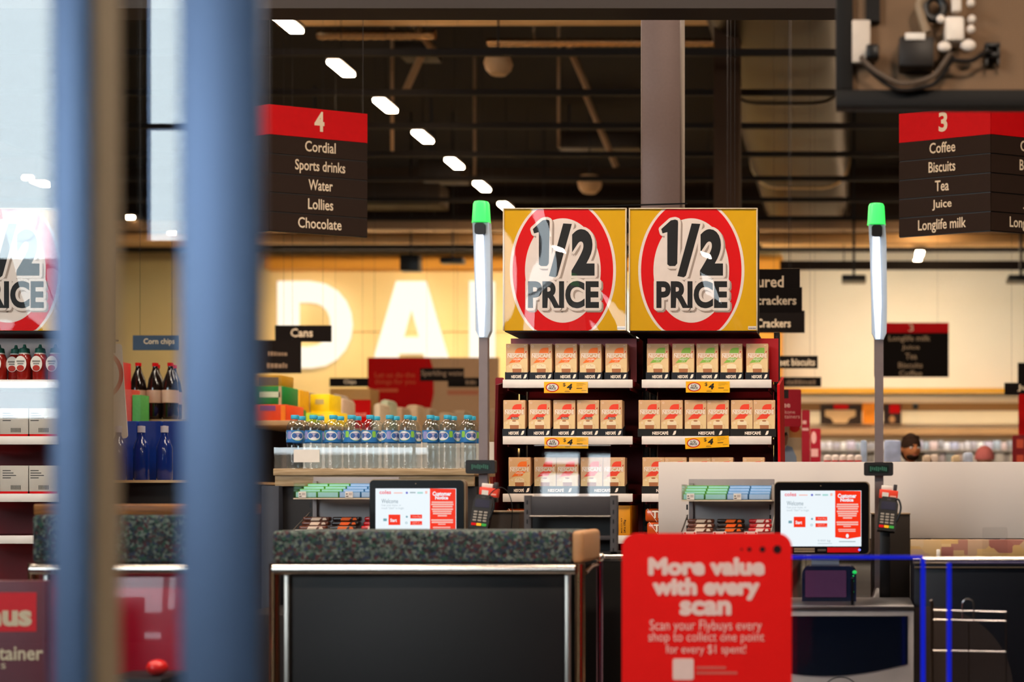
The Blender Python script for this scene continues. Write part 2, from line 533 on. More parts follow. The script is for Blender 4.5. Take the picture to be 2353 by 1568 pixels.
for q, (a, b, yy, lab) in enumerate([((960, 68), (985, 105), 16.5, 'short brown brace slanting down right beside the foil duct'), ((968, 128), (912, 196), 17.0, 'brown brace slanting down left under the foil duct'),
        ((1308, 108), (1345, 200), 17.5, 'brown brace slanting down right, left of the mauve column'), ((1345, 215), (1408, 372), 19.5, 'long dim brace continuing down right beside the mauve column')]):
    MB().tube([(X(a[0], yy), yy, Z(a[1], yy)), (X(b[0], yy), yy + 0.3, Z(b[1], yy))], 0.045, brm, 8).build('ceiling_brace', label=lab, cat='brace', kind='structure')
for q, (px, py, r, yy, lab) in enumerate([(1145, 150, 33, 15.5, 'large pale dome hanging from the roof, nearer of the two'), (1355, 425, 28, 22, 'smaller pale dome hanging over the half price boards'), (830, 22, 20, 15.2, 'pale bucket shaped fitting at the top edge beside the pipe')]):
    R = r * yy / FP; cxx = X(px, yy); czz = Z(py, yy)
    t = thing('ceiling_speaker', (cxx, yy, czz - R * .7), lab, 'speaker', 'pendant ceiling speakers')
    domem = mat('pale_speaker_dome', '#b58f68', 0.5)
    MB().lathe(cxx, yy, [(0.001, czz - R * .72), (R * .55, czz - R * .66), (R * .88, czz - R * .3), (R, czz + R * .1), (R * .8, czz + R * .7), (0.02, czz + R * .72)], domem).build('dome', t)
    MB().tube([(cxx, yy, czz + R * .7), (cxx, yy, ROOF)], 0.01, DARK).build('suspension_rod', t)
# roof trusses and purlins farther back
for q, (py, yy, th, m_) in enumerate([(548, 23.5, 0.16, pipem), (527, 25.0, 0.22, brm), (566, 25.6, 0.12, pipem), (512, 22.4, 0.2, brm)]):
    MB().box(FX0, FX1, yy, yy + 0.14, Z(py, yy) - th / 2, Z(py, yy) + th / 2, m_, 0.02).build('roof_purlin', kind='structure', label='%s brown purlin counted down from the dark roof towards the dairy wall' % ORD[q], cat='purlin')
for q, (px, yy) in enumerate([(1283, 17.8), (900, 18), (1090, 20)]):
    MB().box(X(px - 3, yy), X(px + 3, yy), yy, yy + 0.04, LAMP_Z, ROOF, brm).build('hanger_strut', kind='structure', label='thin vertical strut between battens and roof, number %d from the column' % (q + 1), cat='strut')
for q, (px0, px1, py0, py1, yy) in enumerate([(905, 990, 95, 118, 17.5), (1280, 1470, 300, 340, 22.5), (690, 1010, 420, 470, 21.5), (960, 1060, 365, 410, 22)]):
    m = MB().pbox(px0, px1, py0, py1, yy, 0.5, mat('dim_duct_box', '#33271c', 0.5, 0.4, var=.3, scale=3), 0.02)
    m.box(X(px0 + 20, yy), X(px0 + 24, yy), yy + .2, yy + .23, Z(py0, yy), ROOF - .002, DARK).build('duct_box', label=['boxy duct end behind the foil duct', 'long dim duct left of the column', 'dark duct left of the light row, lowest under the roof', 'small duct box above the last strip lights'][q], cat='duct', group='ceiling ducts')

lampm = mat('warm_led_diffuser', '#ffffff', 0.5, var=0)
nd = lampm.node_tree.nodes['Principled BSDF']
nd.inputs['Emission Color'].default_value = (*LAMP_COL, 1); nd.inputs['Emission Strength'].default_value = LAMP
def strip_light(x, y, n, rowname):
    t = thing('strip_light', (x, y, LAMP_Z), 'warm white strip light, %s from the front in the %s row' % (n, rowname), 'light', 'ceiling strip lights')
    L_, w_ = 0.46, 0.13
    pts = []
    MB().box(x - w_ / 2 - .01, x + w_ / 2 + .01, y - L_ / 2 - .01, y + L_ / 2 + .01, LAMP_Z + 0.03, LAMP_Z + 0.07, CHAR, 0.01).build('housing', t)
    MB().box(x - w_ / 2, x + w_ / 2, y - L_ / 2, y + L_ / 2, LAMP_Z - 0.012, LAMP_Z + 0.028, lampm, 0.012).build('diffuser', t)
    MB().tube([(x, y, LAMP_Z + .07), (x, y, ROOF - .002)], 0.004, BLACK, 6).build('cable', t)
    return t
ROWS = [(-11.35, 'far left'), (-5.25, 'middle'), (1.2, 'right')]
for rx, rn in ROWS:
    for k in range(11 if rx > 0 else 10):
        strip_light(rx, min(26.6, 13.2 + STEP * k - (.35 if rx < -9 else 0)), ORD[k], rn)
# lamps over the checkouts and the front of the aisles, above the picture
spotm = mat('warm_checkout_lamp', '#ffffff', 0.5, var=0)
nd = spotm.node_tree.nodes['Principled BSDF']
nd.inputs['Emission Color'].default_value = (1.0, 0.80, 0.63, 1); nd.inputs['Emission Strength'].default_value = 50.0
for q, (x, y) in enumerate([(-3.4, 4.6), (-1.0, 4.3), (1.2, 4.6), (-3.4, 9.5), (-1.0, 9.8), (1.2, 9.5), (-6.5, 9.0), (-6.5, 5.0)]):
    t = thing('panel_light', (x, y, 4.9), 'flat warm panel light over the front of the shop, %s of the eight' % ORD[q], 'light', 'panel lights over the checkouts')
    MB().box(x - .63, x + .63, y - .33, y + .33, 4.92, 4.97, LGREY).build('housing', t)
    MB().box(x - .6, x + .6, y - .3, y + .3, 4.9, 4.92, spotm).build('diffuser', t)
    MB().tube([(x, y, 4.97), (x, y, 5.83 if -1.7 < x < .1 and y > 8.4 else ROOF - .002)], 0.008, DARK, 6).build('cable', t)

for q, x in enumerate((-3.6, -2.2, -.9, .5, 1.6)):  # unseen downlights added to brighten the red sign and counter fronts
    t = thing('fill_downlight', (x, 2.7, 2.95), 'small square fill lamp added inside the shop entrance, %s' % ordl_(q, 5), 'light', 'added entrance downlights')
    dm_ = mat('fill_downlight_lens', '#ffffff', .5, var=0)
    n_ = dm_.node_tree.nodes['Principled BSDF']; n_.inputs['Emission Color'].default_value = (1, .80, .62, 1); n_.inputs['Emission Strength'].default_value = 165
    MB().box(x - .12, x + .12, 2.58, 2.82, 2.97, 3.06, CHAR, .004).build('housing', t)
    MB().box(x - .1, x + .1, 2.6, 2.8, 2.95, 2.97, dm_).build('lens', t)
    MB().tube([(x, 2.7, 3.06), (x, 2.7, ROOF - .002)], .008, BLACK, 6).build('cable', t)

# ---------------------------------------------------------------- illuminated wall sign
letm = mat('lit_letter_face', '#fff4e0', 0.5, emit=1.15, var=0)
Yl = 27.4
sg = thing('illuminated_sign', (X(880, Yl), Yl, Z(845, Yl)), 'huge glowing white letters spelling DAIRY on the golden back wall', 'sign')
for ch, a, b, z0, z1 in (('D', 637, 806, 845, 646), ('A', 855, 1028, 845, 646), ('I', 1078, 1134, 845, 646), ('R', 1195, 1345, 845, 646), ('Y', 1380, 1540, 845, 646)):
    mb = MB()
    for yy in (Yl, Yl + 0.12):
        if ch == 'A': continue
        mb.text(ch, X(a, Yl), X(b, Yl), Z(z0, Yl), Z(z1, Yl), yy, letm, bold=0.05, res=5)
    if ch == 'A':
        for k, pts in enumerate(([(852, 845), (910, 646), (944, 646), (944, 700), (905, 845)], [(1034, 845), (976, 646), (942, 646), (942, 700), (981, 845)], [(890, 812), (996, 812), (988, 775), (898, 775)])):
            mb.prism([(X(p, Yl), Z(q, Yl)) for p, q in pts], Yl + k * .001, Yl + .12, letm)
    mb.build('letter', sg)
MB().box(X(630, Yl), X(1545, Yl), Yl + .13, Yl + .2, Z(760, Yl), Z(752, Yl), goldm).build('mounting_rail', sg)
# wash lamps that light the golden wall and the cream wall, shielded towards the shop
for q, (x0, x1, nm) in enumerate([(X(560, 25), X(1160, 25), 'left'), (X(1160, 25), X(1760, 25), 'middle'), (X(1800, 25), X(2500, 25), 'right')]):
    y, z = 23.9, Z(566 if q < 2 else 614, 23.9)
    t = thing('wall_washer', (x0, y, z), 'long shielded wall washing lamp under the roof before the %s of the back wall' % nm, 'light', 'wall washing lamps')
    wm = mat('wall_washer_tube_%d' % (q // 2), '#ffffff', 0.5, var=0)
    n_ = wm.node_tree.nodes['Principled BSDF']
    n_.inputs['Emission Color'].default_value = (1, 0.84, 0.56, 1) if q < 2 else (1, 0.93, 0.78, 1)
    n_.inputs['Emission Strength'].default_value = 115 if q < 2 else 74
    MB().box(x0, x1, y - .1, y - .06, z - .06, z + .09, mat('dark_lamp_shield', '#1a120d', .8)).build('shield', t)
    MB().box(x0, x1, y - .06, y + .1, z + .05, z + .09, MATS['dark_lamp_shield']).build('housing', t)
    MB().box(x0 + .02, x1 - .02, y - .05, y + .06, z - .01, z + .045, wm).build('diffuser', t)
    for e in (.2, .8): MB().tube([(x0 + (x1 - x0) * e, y + .02, z + .09), (x0 + (x1 - x0) * e, y + .02, ROOF - .002)], .01, DARK, 6).build('hanger', t)
# ================================================================ GLASS DOOR IN FRONT
YD = 1.5
d = thing('door_1', (X(300, YD), YD, 0), 'out of focus glass sliding door with two blue grey aluminium stiles, very near', 'door', kind='structure')
def stile(a, b, dep):
    mb = MB(); mb.box(X(a, YD), X(b, YD), YD, YD + dep, 0, 2.5, ALU, 0.004); mb.build('door_stile', d)
stile(114, 208, 0.055)
MB().box(X(208, YD) + .0002, X(208, YD) + .0035, YD + .003, YD + .054, 0, 2.5, mat('warm_light_beige', '#ac987f', .7)).build('lit_stile_side', d)  # added strip; its beige stands in for warm shop light on the stile side
stile(409, 596, 0.014)
for a, b in ((-330, 118), (204, 414)):
    MB().box(X(a, YD + .02), X(b, YD + .02), YD + 0.018, YD + 0.026, 0.1, 2.42, DOORGLASS).build('glass_pane', d)
MB().box(X(-330, YD), X(580, YD), YD + .004, YD + .04, 0.0, 0.1, ALU).build('bottom_rail', d)
MB().box(X(-330, YD), X(580, YD), YD + .004, YD + .04, 2.42, 2.5, ALU).build('top_rail', d)

# ================================================================ NEARER HANGING AND STANDING SIGNS
# back of a hanging digital sign, upper right
YS = 3.95
hs = thing('hanging_screen', (X(2150, YS), YS, Z(245, YS)), 'back of a hanging screen with cables, dark frame and perforated sheet, upper right', 'screen')
bk = mat('black_frame_steel', '#0e0b09', 0.6, spec=.2)
zt = 3.05
MB().pbox(1920, 2620, 205, 245, YS, .06, bk, .004).build('bottom_frame', hs)
MB().box(X(1920, YS), X(1960, YS), YS, YS + .06, Z(206, YS), zt, bk, .004).build('side_frame', hs)
MB().box(X(2580, YS), X(2620, YS), YS, YS + .06, Z(206, YS), zt, bk, .004).build('side_frame', hs)
MB().box(X(1920, YS), X(2620, YS), YS, YS + .06, zt, zt + .06, bk, .004).build('top_frame', hs)
MB().box(X(1959, YS), X(2581, YS), YS + .025, YS + .05, Z(207, YS), zt, perforated_mat()).build('perforated_sheet', hs)
MB().box(X(1990, YS), X(2022, YS), YS + .0, YS + .03, Z(48, YS), zt, bk).build('cable_channel', hs)
MB().pbox(1958, 2000, 45, 143, YS - .012, .036, mat('white_socket_plate', '#c9bdb0', .5), .004).build('socket_plate', hs)
MB().pbox(1990, 2020, 100, 132, YS - .05, .05, BLACK, .006).build('plug', hs)
m = MB().pbox(2066, 2146, 82, 152, YS - .045, .07, mat('power_supply_black', '#1d1815', .45), .006)
pw = m.build('power_supply', hs)
MB().pbox(2080, 2126, 75, 91, YS - .05, .03, PAPER, .002).build('paper_label', pw)
wbr = mat('white_bracket', '#ddd2c6', .4)
m = MB().pbox(2172, 2216, 36, 92, YS - .06, .08, wbr, .008); m.box(X(2184, YS), X(2206, YS), YS - .05, YS - .02, Z(40, YS), zt, wbr, .006)
br_ = m.build('mounting_bracket', hs)
for px, py in ((2160, 57), (2230, 57), (2228, 80), (2228, 20)):
    MB().sphere((X(px, YS), YS - .045, Z(py, YS)), .012, wbr).build('knob', br_)
for px, py, w_ in ((2168, 118, 16), (2222, 115, 18)):
    MB().sphere((X(px, YS), YS - .04, Z(py, YS)), w_ * YS / FP, wbr, 1, .6, .75).build('cable_tie_block', hs)
cabm = mat('black_cable', '#181310', .5)
def curve(pts, n=8):
    out = []
    P = [Vector(p) for p in pts]
    for i in range(len(P) - 1):
        p0 = P[max(i - 1, 0)]; p1 = P[i]; p2 = P[i + 1]; p3 = P[min(i + 2, len(P) - 1)]
        for k in range(n):
            t = k / n
            out.append(0.5 * ((2 * p1) + (p2 - p0) * t + (2 * p0 - 5 * p1 + 4 * p2 - p3) * t * t + (3 * p1 - p0 - 3 * p2 + p3) * t ** 3))
    out.append(P[-1])
    return out
def cable(pts, Y, r, m, name, parent):
    return MB().tube(curve([(X(a, Y), Y, Z(b, Y)) for a, b in pts]), r, m, 8).build(name, parent)
cable([(1978, 130), (1995, 150), (2030, 175), (2070, 192), (2110, 188), (2150, 170), (2185, 120)], YS - .03, .0075, mat('grey_cable', '#57493d', .5), 'cable', hs)
cable([(1982, 140), (2010, 172), (2060, 205), (2110, 203), (2150, 190), (2180, 150), (2190, 130)], YS - .02, .006, cabm, 'cable', hs)
cable([(2190, 138), (2230, 140), (2262, 122), (2280, 118)], YS - .03, .006, cabm, 'cable', hs)
cable([(2130, 75), (2118, 40), (2112, 10), (2130, -10)], YS - .03, .012, mat('tan_cable', '#8a765f', .5), 'cable', hs)
MB().tube([(X(2145, YS) + .026 * math.cos(t * .4), YS - .02, Z(24, YS) + .03 * math.sin(t * .4)) for t in range(17)], .013, BLACK, 8).build('cable_coil', hs)
m = MB().pbox(2263, 2299, 97, 108, YS - .02, .04, BLACK, .003); m.pbox(2263, 2299, 118, 131, YS - .02, .04, BLACK, .003)
m.pbox(2265, 2270, 108, 148, YS - .015, .03, BLACK); m.pbox(2292, 2297, 108, 148, YS - .015, .03, BLACK); m.build('clip', hs)
for e in (2050, 2480):
    MB().tube([(X(e, YS), YS + .03, zt + .05), (X(e, YS), YS + .03, ROOF)], .02, DARK).build('suspension_pole', hs)

# red floor sign
YR = 3.95
rs = thing('floor_sign', (X(1624, YR), YR, 0), 'red floor standing board reading More value with every scan', 'sign')
redb = mat('poster_red', '#f01410', .6, var=.05, scale=14, spec=.15)
pink = mat('pale_pink_lettering', '#f2cfc6', .5)
m = MB().rrect(X(1429, YR), X(1819, YR), .42, Z(1226, YR), 33 * YR / FP, YR, YR + .012, redb)
for t, a, b, z0, z1, bo in (('More value', 1490, 1757, 1282, 1323, .032), ('with every', 1500, 1745, 1328, 1380, .032), ('scan', 1562, 1680, 1381, 1415, .032),
        ('Scan your Flybuys every', 1493, 1750, 1425, 1456, -.004), ('shop to collect one point', 1490, 1756, 1453, 1481, -.004), ('for every $1 spent!', 1530, 1714, 1482, 1508, -.004)):
    if bo > 0: m.ptext(t, a + 3, b - 3, z0 + 3, z1 - 3, YR, pink, dy=.0012, halo=.0042, hm=pink, res=3)
    else: m.ptext(t, a, b, z0, z1, YR, pink, dy=.0012, bold=bo, res=3)
dots = mat('dark_dot_ink', '#23070a', .5)
for px, r in ((1786, 9.5), (1752, 6.5), (1722, 4.5), (1704, 2.5)):
    m.disc(X(px, YR), Z(1263, YR), r * YR / FP, r * YR / FP, YR - .0012, dots, 20)
m.rrect(X(1546, YR), X(1594, YR), Z(1563, YR), Z(1514, YR), .006, YR - .0012, YR - .0002, pink)
for px0, px1, py in ((1600, 1668, 1535), (1600, 1694, 1547)):
    m.prect(px0, px1, py - 3, py + 3, YR, mat('faded_pink_print', '#d9655a', .5), .001)
m.build('sign_board', rs)
MB().tube([(X(1624, YR), YR + .03, 0.02), (X(1624, YR), YR + .03, .8)], .018, BLACK).build('post', rs)
MB().lathe(X(1624, YR), YR + .03, [(.17, 0), (.17, .012), (.03, .022)], BLACK, 28).build('base', rs)

# aisle signs hung from the roof
def aisle_sign(num, apex_px, Ya, end_px, Ye, side, rows, boxes, label, back=None):
    """two boards meeting in a V whose edge points at the checkouts"""
    ax_, ay = X(apex_px, Ya), Ya
    ex, ey = X(end_px, Ye), Ye
    zb, ztp = Z(546, 8.0), Z(262, 8.0)
    root = thing('aisle_sign', (ax_, ay, zb), label, 'sign')
    wlen = math.hypot(ex - ax_, ey - ay)
    ang = math.atan2(ey - ay, ex - ax_) if side > 0 else math.atan2(ay - ey, ax_ - ex)
    ox, oy = (ax_, ay) if side > 0 else (ex, ey)
    def face(ox, oy, ang, wlen, txt):
        xf = Matrix.Translation((ox, oy, 0)) @ Matrix.Rotation(ang, 4, 'Z')
        m = MB(xf)
        hh = (ztp - zb)
        zr = ztp - hh * .235
        m.box(0.002, wlen - .002, 0, .018, zr, ztp, RED)
        rh = (zr - zb) / 5
        for i in range(5):
            m.box(0.002, wlen - .002, 0, .018, zb + rh * i + .004, zb + rh * (i + 1) - .003, BROWN)
        m.box(.004, wlen - .004, .004, .016, zb, ztp - .01, BLACK)
        for t, u0, u1, i, desc in txt:
            u0, u1 = u0 * wlen, u1 * wlen
            if i < 0:
                m.text(t, u0, u1, zr + hh * .055, zr + hh * .215, -.001, CREAM, bold=.03)
            else:
                z0 = zr - rh * (i + 1) + rh * .27
                m.text(t, u0, u1, z0 - (rh * .16 if desc else 0), z0 + rh * .56, -.001, CREAM, bold=.012)
        return m.build('sign_face', root)
    face(ox, oy, ang, wlen, boxes)
    if side > 0:   # the second board runs back to the left
        a2 = -ang
        face(ax_ - wlen * math.cos(a2) , ay + wlen * math.sin(ang), a2, wlen, boxes)
    else:
        face(ax_, ay, -ang, wlen, boxes)
    for (qx, qy) in ((ex, ey), (ax_, ay)):
        MB().tube([(qx + (.03 if qx < ax_ else -.03 if qx > ax_ else 0), qy + .01, ztp), (qx + (.03 if qx < ax_ else -.03 if qx > ax_ else 0), qy + .01, ROOF - .002)], .0014, DARK, 5).build('hanging_wire', root)
    return root
aisle_sign(4, 618, 7.80, 845, 8.0, 1, 5, [('4', .455, .555, -1, 0), ('Cordial', .36, .67, 0, 0), ('Sports drinks', .26, .768, 1, 1), ('Water', .395, .64, 2, 0), ('Lollies', .39, .645, 3, 0), ('Chocolate', .29, .73, 4, 0)],
    'hanging aisle 4 sign listing Cordial to Chocolate, red over brown')
aisle_sign(3, 2277, 7.80, 2065, 8.0, -1, 5, [('3', .44, .535, -1, 0), ('Coffee', .34, .62, 0, 0), ('Biscuits', .33, .62, 1, 0), ('Tea', .40, .55, 2, 0), ('Juice', .37, .58, 3, 0), ('Longlife milk', .215, .735, 4, 1)],
    'hanging aisle 3 sign listing Coffee to Longlife milk, red over brown')

# ================================================================ COFFEE DISPLAY
YF, YB = 6.5, 6.92
SHZ = [Z(874, YF), Z(1004, YF), Z(1136, YF), Z(1232, YF)]
def bay(pxc, label, side, header):
    x0, x1 = X(pxc - 147, YF), X(pxc + 147, YF)
    r = thing('display_shelving', (X(pxc, YF), YF, 0), label, 'shelving')
    MB().box(x0 + .012, x1 - .012, YB, YB + .02, .1, Z(778, YB), DRED).build('back_panel', r)
    MB().box(x0 + .006, x1 + (.03 if side > 0 else .006), YF + .105, YF + .11, SHZ[0] + .001, Z(778, YF + .1), header).build('header_panel', r)
    for s_, xx in ((-1, x0 - .008), (1, x1 + .006)):
        m = MB(); m.box(xx - .014, xx + .014, YB - .02, YB + .03, 0, Z(765, YB), BLACK, .002)
        for k in range(34):
            zz = .5 + k * .042
            m.box(xx - .006, xx + .006, YB - .022, YB - .019, zz, zz + .022, CHAR)
        m.build('upright', r)
        if s_ != side: continue
        xb = xx + s_ * .024
        m = MB(); xx += s_ * .02; xb += s_ * .02; xt = xx + s_ * (.002)
        m.add([(xt, YF + .02, SHZ[0] - .02), (xt, YB, SHZ[0] + .05), (xb, YB, .05), (xb, YF - .08, .05),
               (xt + s_ * .012, YF + .02, SHZ[0] - .02), (xt + s_ * .012, YB, SHZ[0] + .05), (xb + s_ * .012, YB, .05), (xb + s_ * .012, YF - .08, .05)],
              [(0, 1, 2, 3), (7, 6, 5, 4), (0, 4, 5, 1), (1, 5, 6, 2), (2, 6, 7, 3), (3, 7, 4, 0)], RED if side > 0 else mat('shadowy_red_steel', '#4e060b', .6, spec=.1))  # shade on the left side panel is put into a darker red
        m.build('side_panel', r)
    for i, z in enumerate(SHZ):
        m = MB().box(x0, x1, YF + .006, YB - .036, z - .025, z, DRED, .002)
        sh = m.build('shelf', r)
        for s_, xx in ((-1, x0 + .012), (1, x1 - .012)):
            MB().box(xx - .003, xx + .003, YF + .03, YB - .04, z - .045, z - .026, DRED).build('bracket', sh)
        MB().box(x0 - .004, x1 + .004, YF - .008, YF + .006, z - .036, z + .002, mat('white_shelf_strip', '#e2d8d0', .4), .002).build('price_rail', sh)
    MB().box(x0, x1, YF - .06, YB, 0.02, .3, DRED, .004).build('base', r)
    return r
bay(1305, 'red coffee display bay under the first half price board, caramel boxes on top', -1, mat('dusky_red_header', '#8c3d44', .4))
bay(1624, 'red coffee display bay beside the white partition, green hazelnut boxes on top', 1, mat('bright_red_header', '#a8101a', .4))

GOLD = mat('gold_carton', '#d4a87c', .42, var=.04)
GOLD2 = mat('pale_gold_print', '#e3c591', .42, var=.03)
LOGO = mat('logo_cream', '#efe0d0', .5)
NAVY = mat('navy_tray_card', '#171a22', .5)
TRAYB = mat('black_tray_card', '#16130f', .5)
ORA = mat('orange_leaf_print', '#f0742a', .5); ORA2 = mat('red_leaf_print', '#e8452b', .5); GRN = mat('green_leaf_print', '#86b548', .5)
FOAM = mat('foam_print', '#ecd9b4', .5); COFFEE = mat('latte_print', '#a86a42', .5); CUPH = mat('cup_handle_print', '#d8b384', .5)
BW, BH, BD = .1, .166, .07
def coffee_mesh(kind):
    m = MB()
    m.box(0, BW, 0, BD, 0, BH, GOLD, .0012, 1)
    leaf = {'caramel': ORA, 'hazelnut': GRN}.get(kind, ORA2)
    q = lambda a, b: (a * BW, BH * (1 - b))
    e = -.0004
    m.poly([q(.02, .98), q(.02, .62), q(.5, .46), q(.98, .40), q(.98, .98)], e * .5, GOLD2)
    m.poly([q(*p) for p in ((.40, .265), (.43, .19), (.50, .14), (.60, .115), (.83, .11), (.84, .2), (.82, .265))], e, leaf)
    m.poly([q(*p) for p in ((.14, .535), (.26, .46), (.38, .385), (.80, .385), (.70, .45), (.62, .515), (.40, .52))], e, leaf)
    m.poly([q(*p) for p in ((.88, .25), (.90, .215), (.95, .20), (.93, .24))], e, RED)
    m.text('N', .075 * BW, .215 * BW, BH * (1 - .392), BH * (1 - .268), e * 2, LOGO, bold=.03)
    m.poly([q(*p) for p in ((.1, .262), (.80, .262), (.80, .279), (.1, .279))], e * 2, LOGO)
    m.text('ESCAFÉ', .225 * BW, .945 * BW, BH * (1 - .39), BH * (1 - .262), e * 2, LOGO, bold=.03)
    sub = {'caramel': 'CARAMEL', 'hazelnut': 'HAZELNUT', 'strong': 'CAPPUCCINO', 'cappuccino': 'CAPPUCCINO'}[kind]
    sm = ORA2 if kind in ('strong', 'cappuccino') else LOGO
    wid = .19 if kind in ('caramel', 'hazelnut') else .245
    m.text(sub, (.51 - wid) * BW, (.51 + wid) * BW, BH * (1 - .455), BH * (1 - .408), e * 2.2, sm, bold=.02, res=1)
    if kind == 'strong':
        m.rect(.36 * BW, .70 * BW, BH * (1 - .53), BH * (1 - .47), e * 2, mat('dark_brown_print', '#43342c', .5))
        m.text('STRONG', .39 * BW, .67 * BW, BH * (1 - .518), BH * (1 - .482), e * 3, LOGO, bold=.03, res=1)
    elif kind != 'cappuccino':
        m.text('LATTE', .43 * BW, .58 * BW, BH * (1 - .50), BH * (1 - .472), e * 3, LOGO, res=1)
    m.poly([q(*p) for p in ((.29, .62), (.72, .62), (.69, .95), (.33, .95))], e * 3, COFFEE)
    m.disc(.505 * BW, BH * (1 - .615), .215 * BW, .09 * BW * BH / BW * .62, e * 4, FOAM, 24)
    m.rect(.29 * BW, .72 * BW, BH * (1 - .69), BH * (1 - .615), e * 3.5, FOAM)
    m.ring(.75 * BW, BH * (1 - .735), .055 * BW, .08 * BW, e * 2.5, CUPH, 14, -1.5, 1.5, 1.6)
    if kind == 'caramel':
        m.ring(.46 * BW, BH * (1 - .60), .06 * BW, .075 * BW, e * 5, COFFEE, 10, 0, 3.4, .5)
        m.ring(.56 * BW, BH * (1 - .61), .05 * BW, .065 * BW, e * 5, COFFEE, 10, 3.1, 6.2, .5)
    elif kind != 'hazelnut':
        m.disc(.5 * BW, BH * (1 - .575), .1 * BW, .035 * BW, e * 5, COFFEE, 14)
    m.text({'caramel': '72', 'hazelnut': '70', 'strong': '67', 'cappuccino': '50'}[kind], .13 * BW, .21 * BW, BH * (1 - .655), BH * (1 - .61), e * 2, LOGO, bold=.02, res=1)
    m.ring(.115 * BW, BH * .925, .035 * BW, .045 * BW, e * 2, LOGO, 12)
    m.rect(.82 * BW, .92 * BW, BH * .945, BH * .955, e * 2, LOGO)
    return m
def tray_mesh(w, cm, txt):
    m = MB(); h = .036; t = .0015
    m.box(0, w, 0, t, 0, h, cm); m.box(0, w, BD + .007, BD + .007 + t, 0, h * 1.6, cm)
    m.box(0, w, t, BD + .007, 0, t, cm)
    for xx in (0, w - t): m.add([(xx, t, t), (xx, BD + .007, t), (xx, BD + .007, h * 1.6), (xx, t, h), (xx + t, t, t), (xx + t, BD + .007, t), (xx + t, BD + .007, h * 1.6), (xx + t, t, h)],
                           [(0, 1, 2, 3), (7, 6, 5, 4), (0, 4, 5, 1), (1, 5, 6, 2), (2, 6, 7, 3), (3, 7, 4, 0)], cm)
    e = -.0004
    if w < .15:
        a, b = .27 * w, .70 * w; lx = .86 * w; lz = .5
    else:
        a, b = .32 * w, .67 * w; lx = .80 * w; lz = .5
    m.text('NESCAFÉ', a, b, h * .25, h * .72, e, LOGO, bold=.035, res=1)
    m.rect(a + .006, b - .006, h * .60, h * .64, e, LOGO)
    m.poly([(lx - .008, h * .22), (lx + .002, h * .25), (lx + .007, h * .45), (lx + .0085, h * .78), (lx - .001, h * .72), (lx - .004, h * .5)], e, LOGO)
    return m
PROTO = {}
def place(key, mbf, name, loc, label, cat, group, rz=0):
    if key not in PROTO:
        o = mbf().build(name, origin=(0, 0, 0), label=label, cat=cat, group=group)
        PROTO[key] = o
    else:
        o = PROTO[key].copy(); COL.objects.link(o); o['label'] = label; o['group'] = group
    o.location = loc; o.rotation_euler.z = rz
    return o
def ordl(i, n): return 'leftmost' if i == 0 else ('rightmost' if i == n - 1 else ORD[i] + ' from the left')
YT = YF + .012
rows = [('caramel', [1162, 1218, 1275, 1331.5, 1390.6], 0, 1, NAVY, 'caramel coffee box, top shelf of the left bay'),
        ('strong', [1156, 1214, 1271, 1325.5, 1379], 1, 1, NAVY, 'strong cappuccino coffee box, middle shelf of the left bay'),
        ('hazelnut', [1486, 1544.7, 1600, 1655.5, 1714.5], 0, 1, NAVY, 'green hazelnut coffee box, top shelf of the right bay'),
        ('cappuccino', [1467, 1518.5, 1573, 1625, 1679.5, 1731], 1, 2, TRAYB, 'red cappuccino coffee box, middle shelf of the right bay'),
        ('caramel', [1168], 2, 1, NAVY, 'caramel coffee box at the left end of the lowest coffee shelf'),
        ('cappuccino', [1227, 1279, 1334, 1386.5], 2, 2, TRAYB, 'cappuccino coffee box behind the clear sheet'),
        ('cappuccino', [1706.5], 2, 1, NAVY, 'lone cappuccino coffee box right of its neighbours behind the partition'),
        ('cappuccino', [1476, 1528, 1583, 1635], 2, 2, TRAYB, 'cappuccino coffee box half behind the white partition')]
for kind, xs, si, per, cm, lab in rows:
    n = len(xs)
    for i, px in enumerate(xs):
        z = SHZ[si]
        rz = random.uniform(-.03, .03) if per == 1 else 0
        yb = YT + .0035 + (0 if per == 2 else random.uniform(0, .002))
        if per == 1:
            w = BW + .007
            x = X(px, YT)
            place(('tray1', cm.name), lambda: tray_mesh(BW + .007, NAVY, 1), 'display_tray', (x - .0035, YT, z + .0005), 'navy tray under the %s' % (lab if n == 1 else ordl(i, n) + ' ' + lab.replace('strong cappuccino coffee', 'strong coffee').replace('green hazelnut coffee', 'hazelnut').replace('caramel coffee', 'caramel').replace(' of the ', ' of ')), 'tray', 'navy trays on the coffee shelves')
            rz = 0
        elif i % 2 == 0:
            x = X(px, YT)
            place('tray2', lambda: tray_mesh(2 * BW + .010, TRAYB, 2), 'display_tray', (x - .0035, YT, z + .0005), 'black two box tray, %s, %s' % (ordl(i // 2, (n + 1) // 2), 'in the middle of the right bay' if si == 1 else ('behind the clear sheet' if xs[0] < 1300 else 'half hidden by the white partition')), 'tray', 'black trays on the coffee shelves')
        if per == 2 and i % 2 == 1: x = X(xs[i - 1], YT) + BW + .002
        else: x = X(px, YT)
        place(('coffee', kind), lambda: coffee_mesh(kind), 'coffee_box', (x, YT + .004, z + .0025), (lab if n == 1 else ordl(i, n) + ' ' + lab), 'box', lab.split(',')[0] + 's', rz)

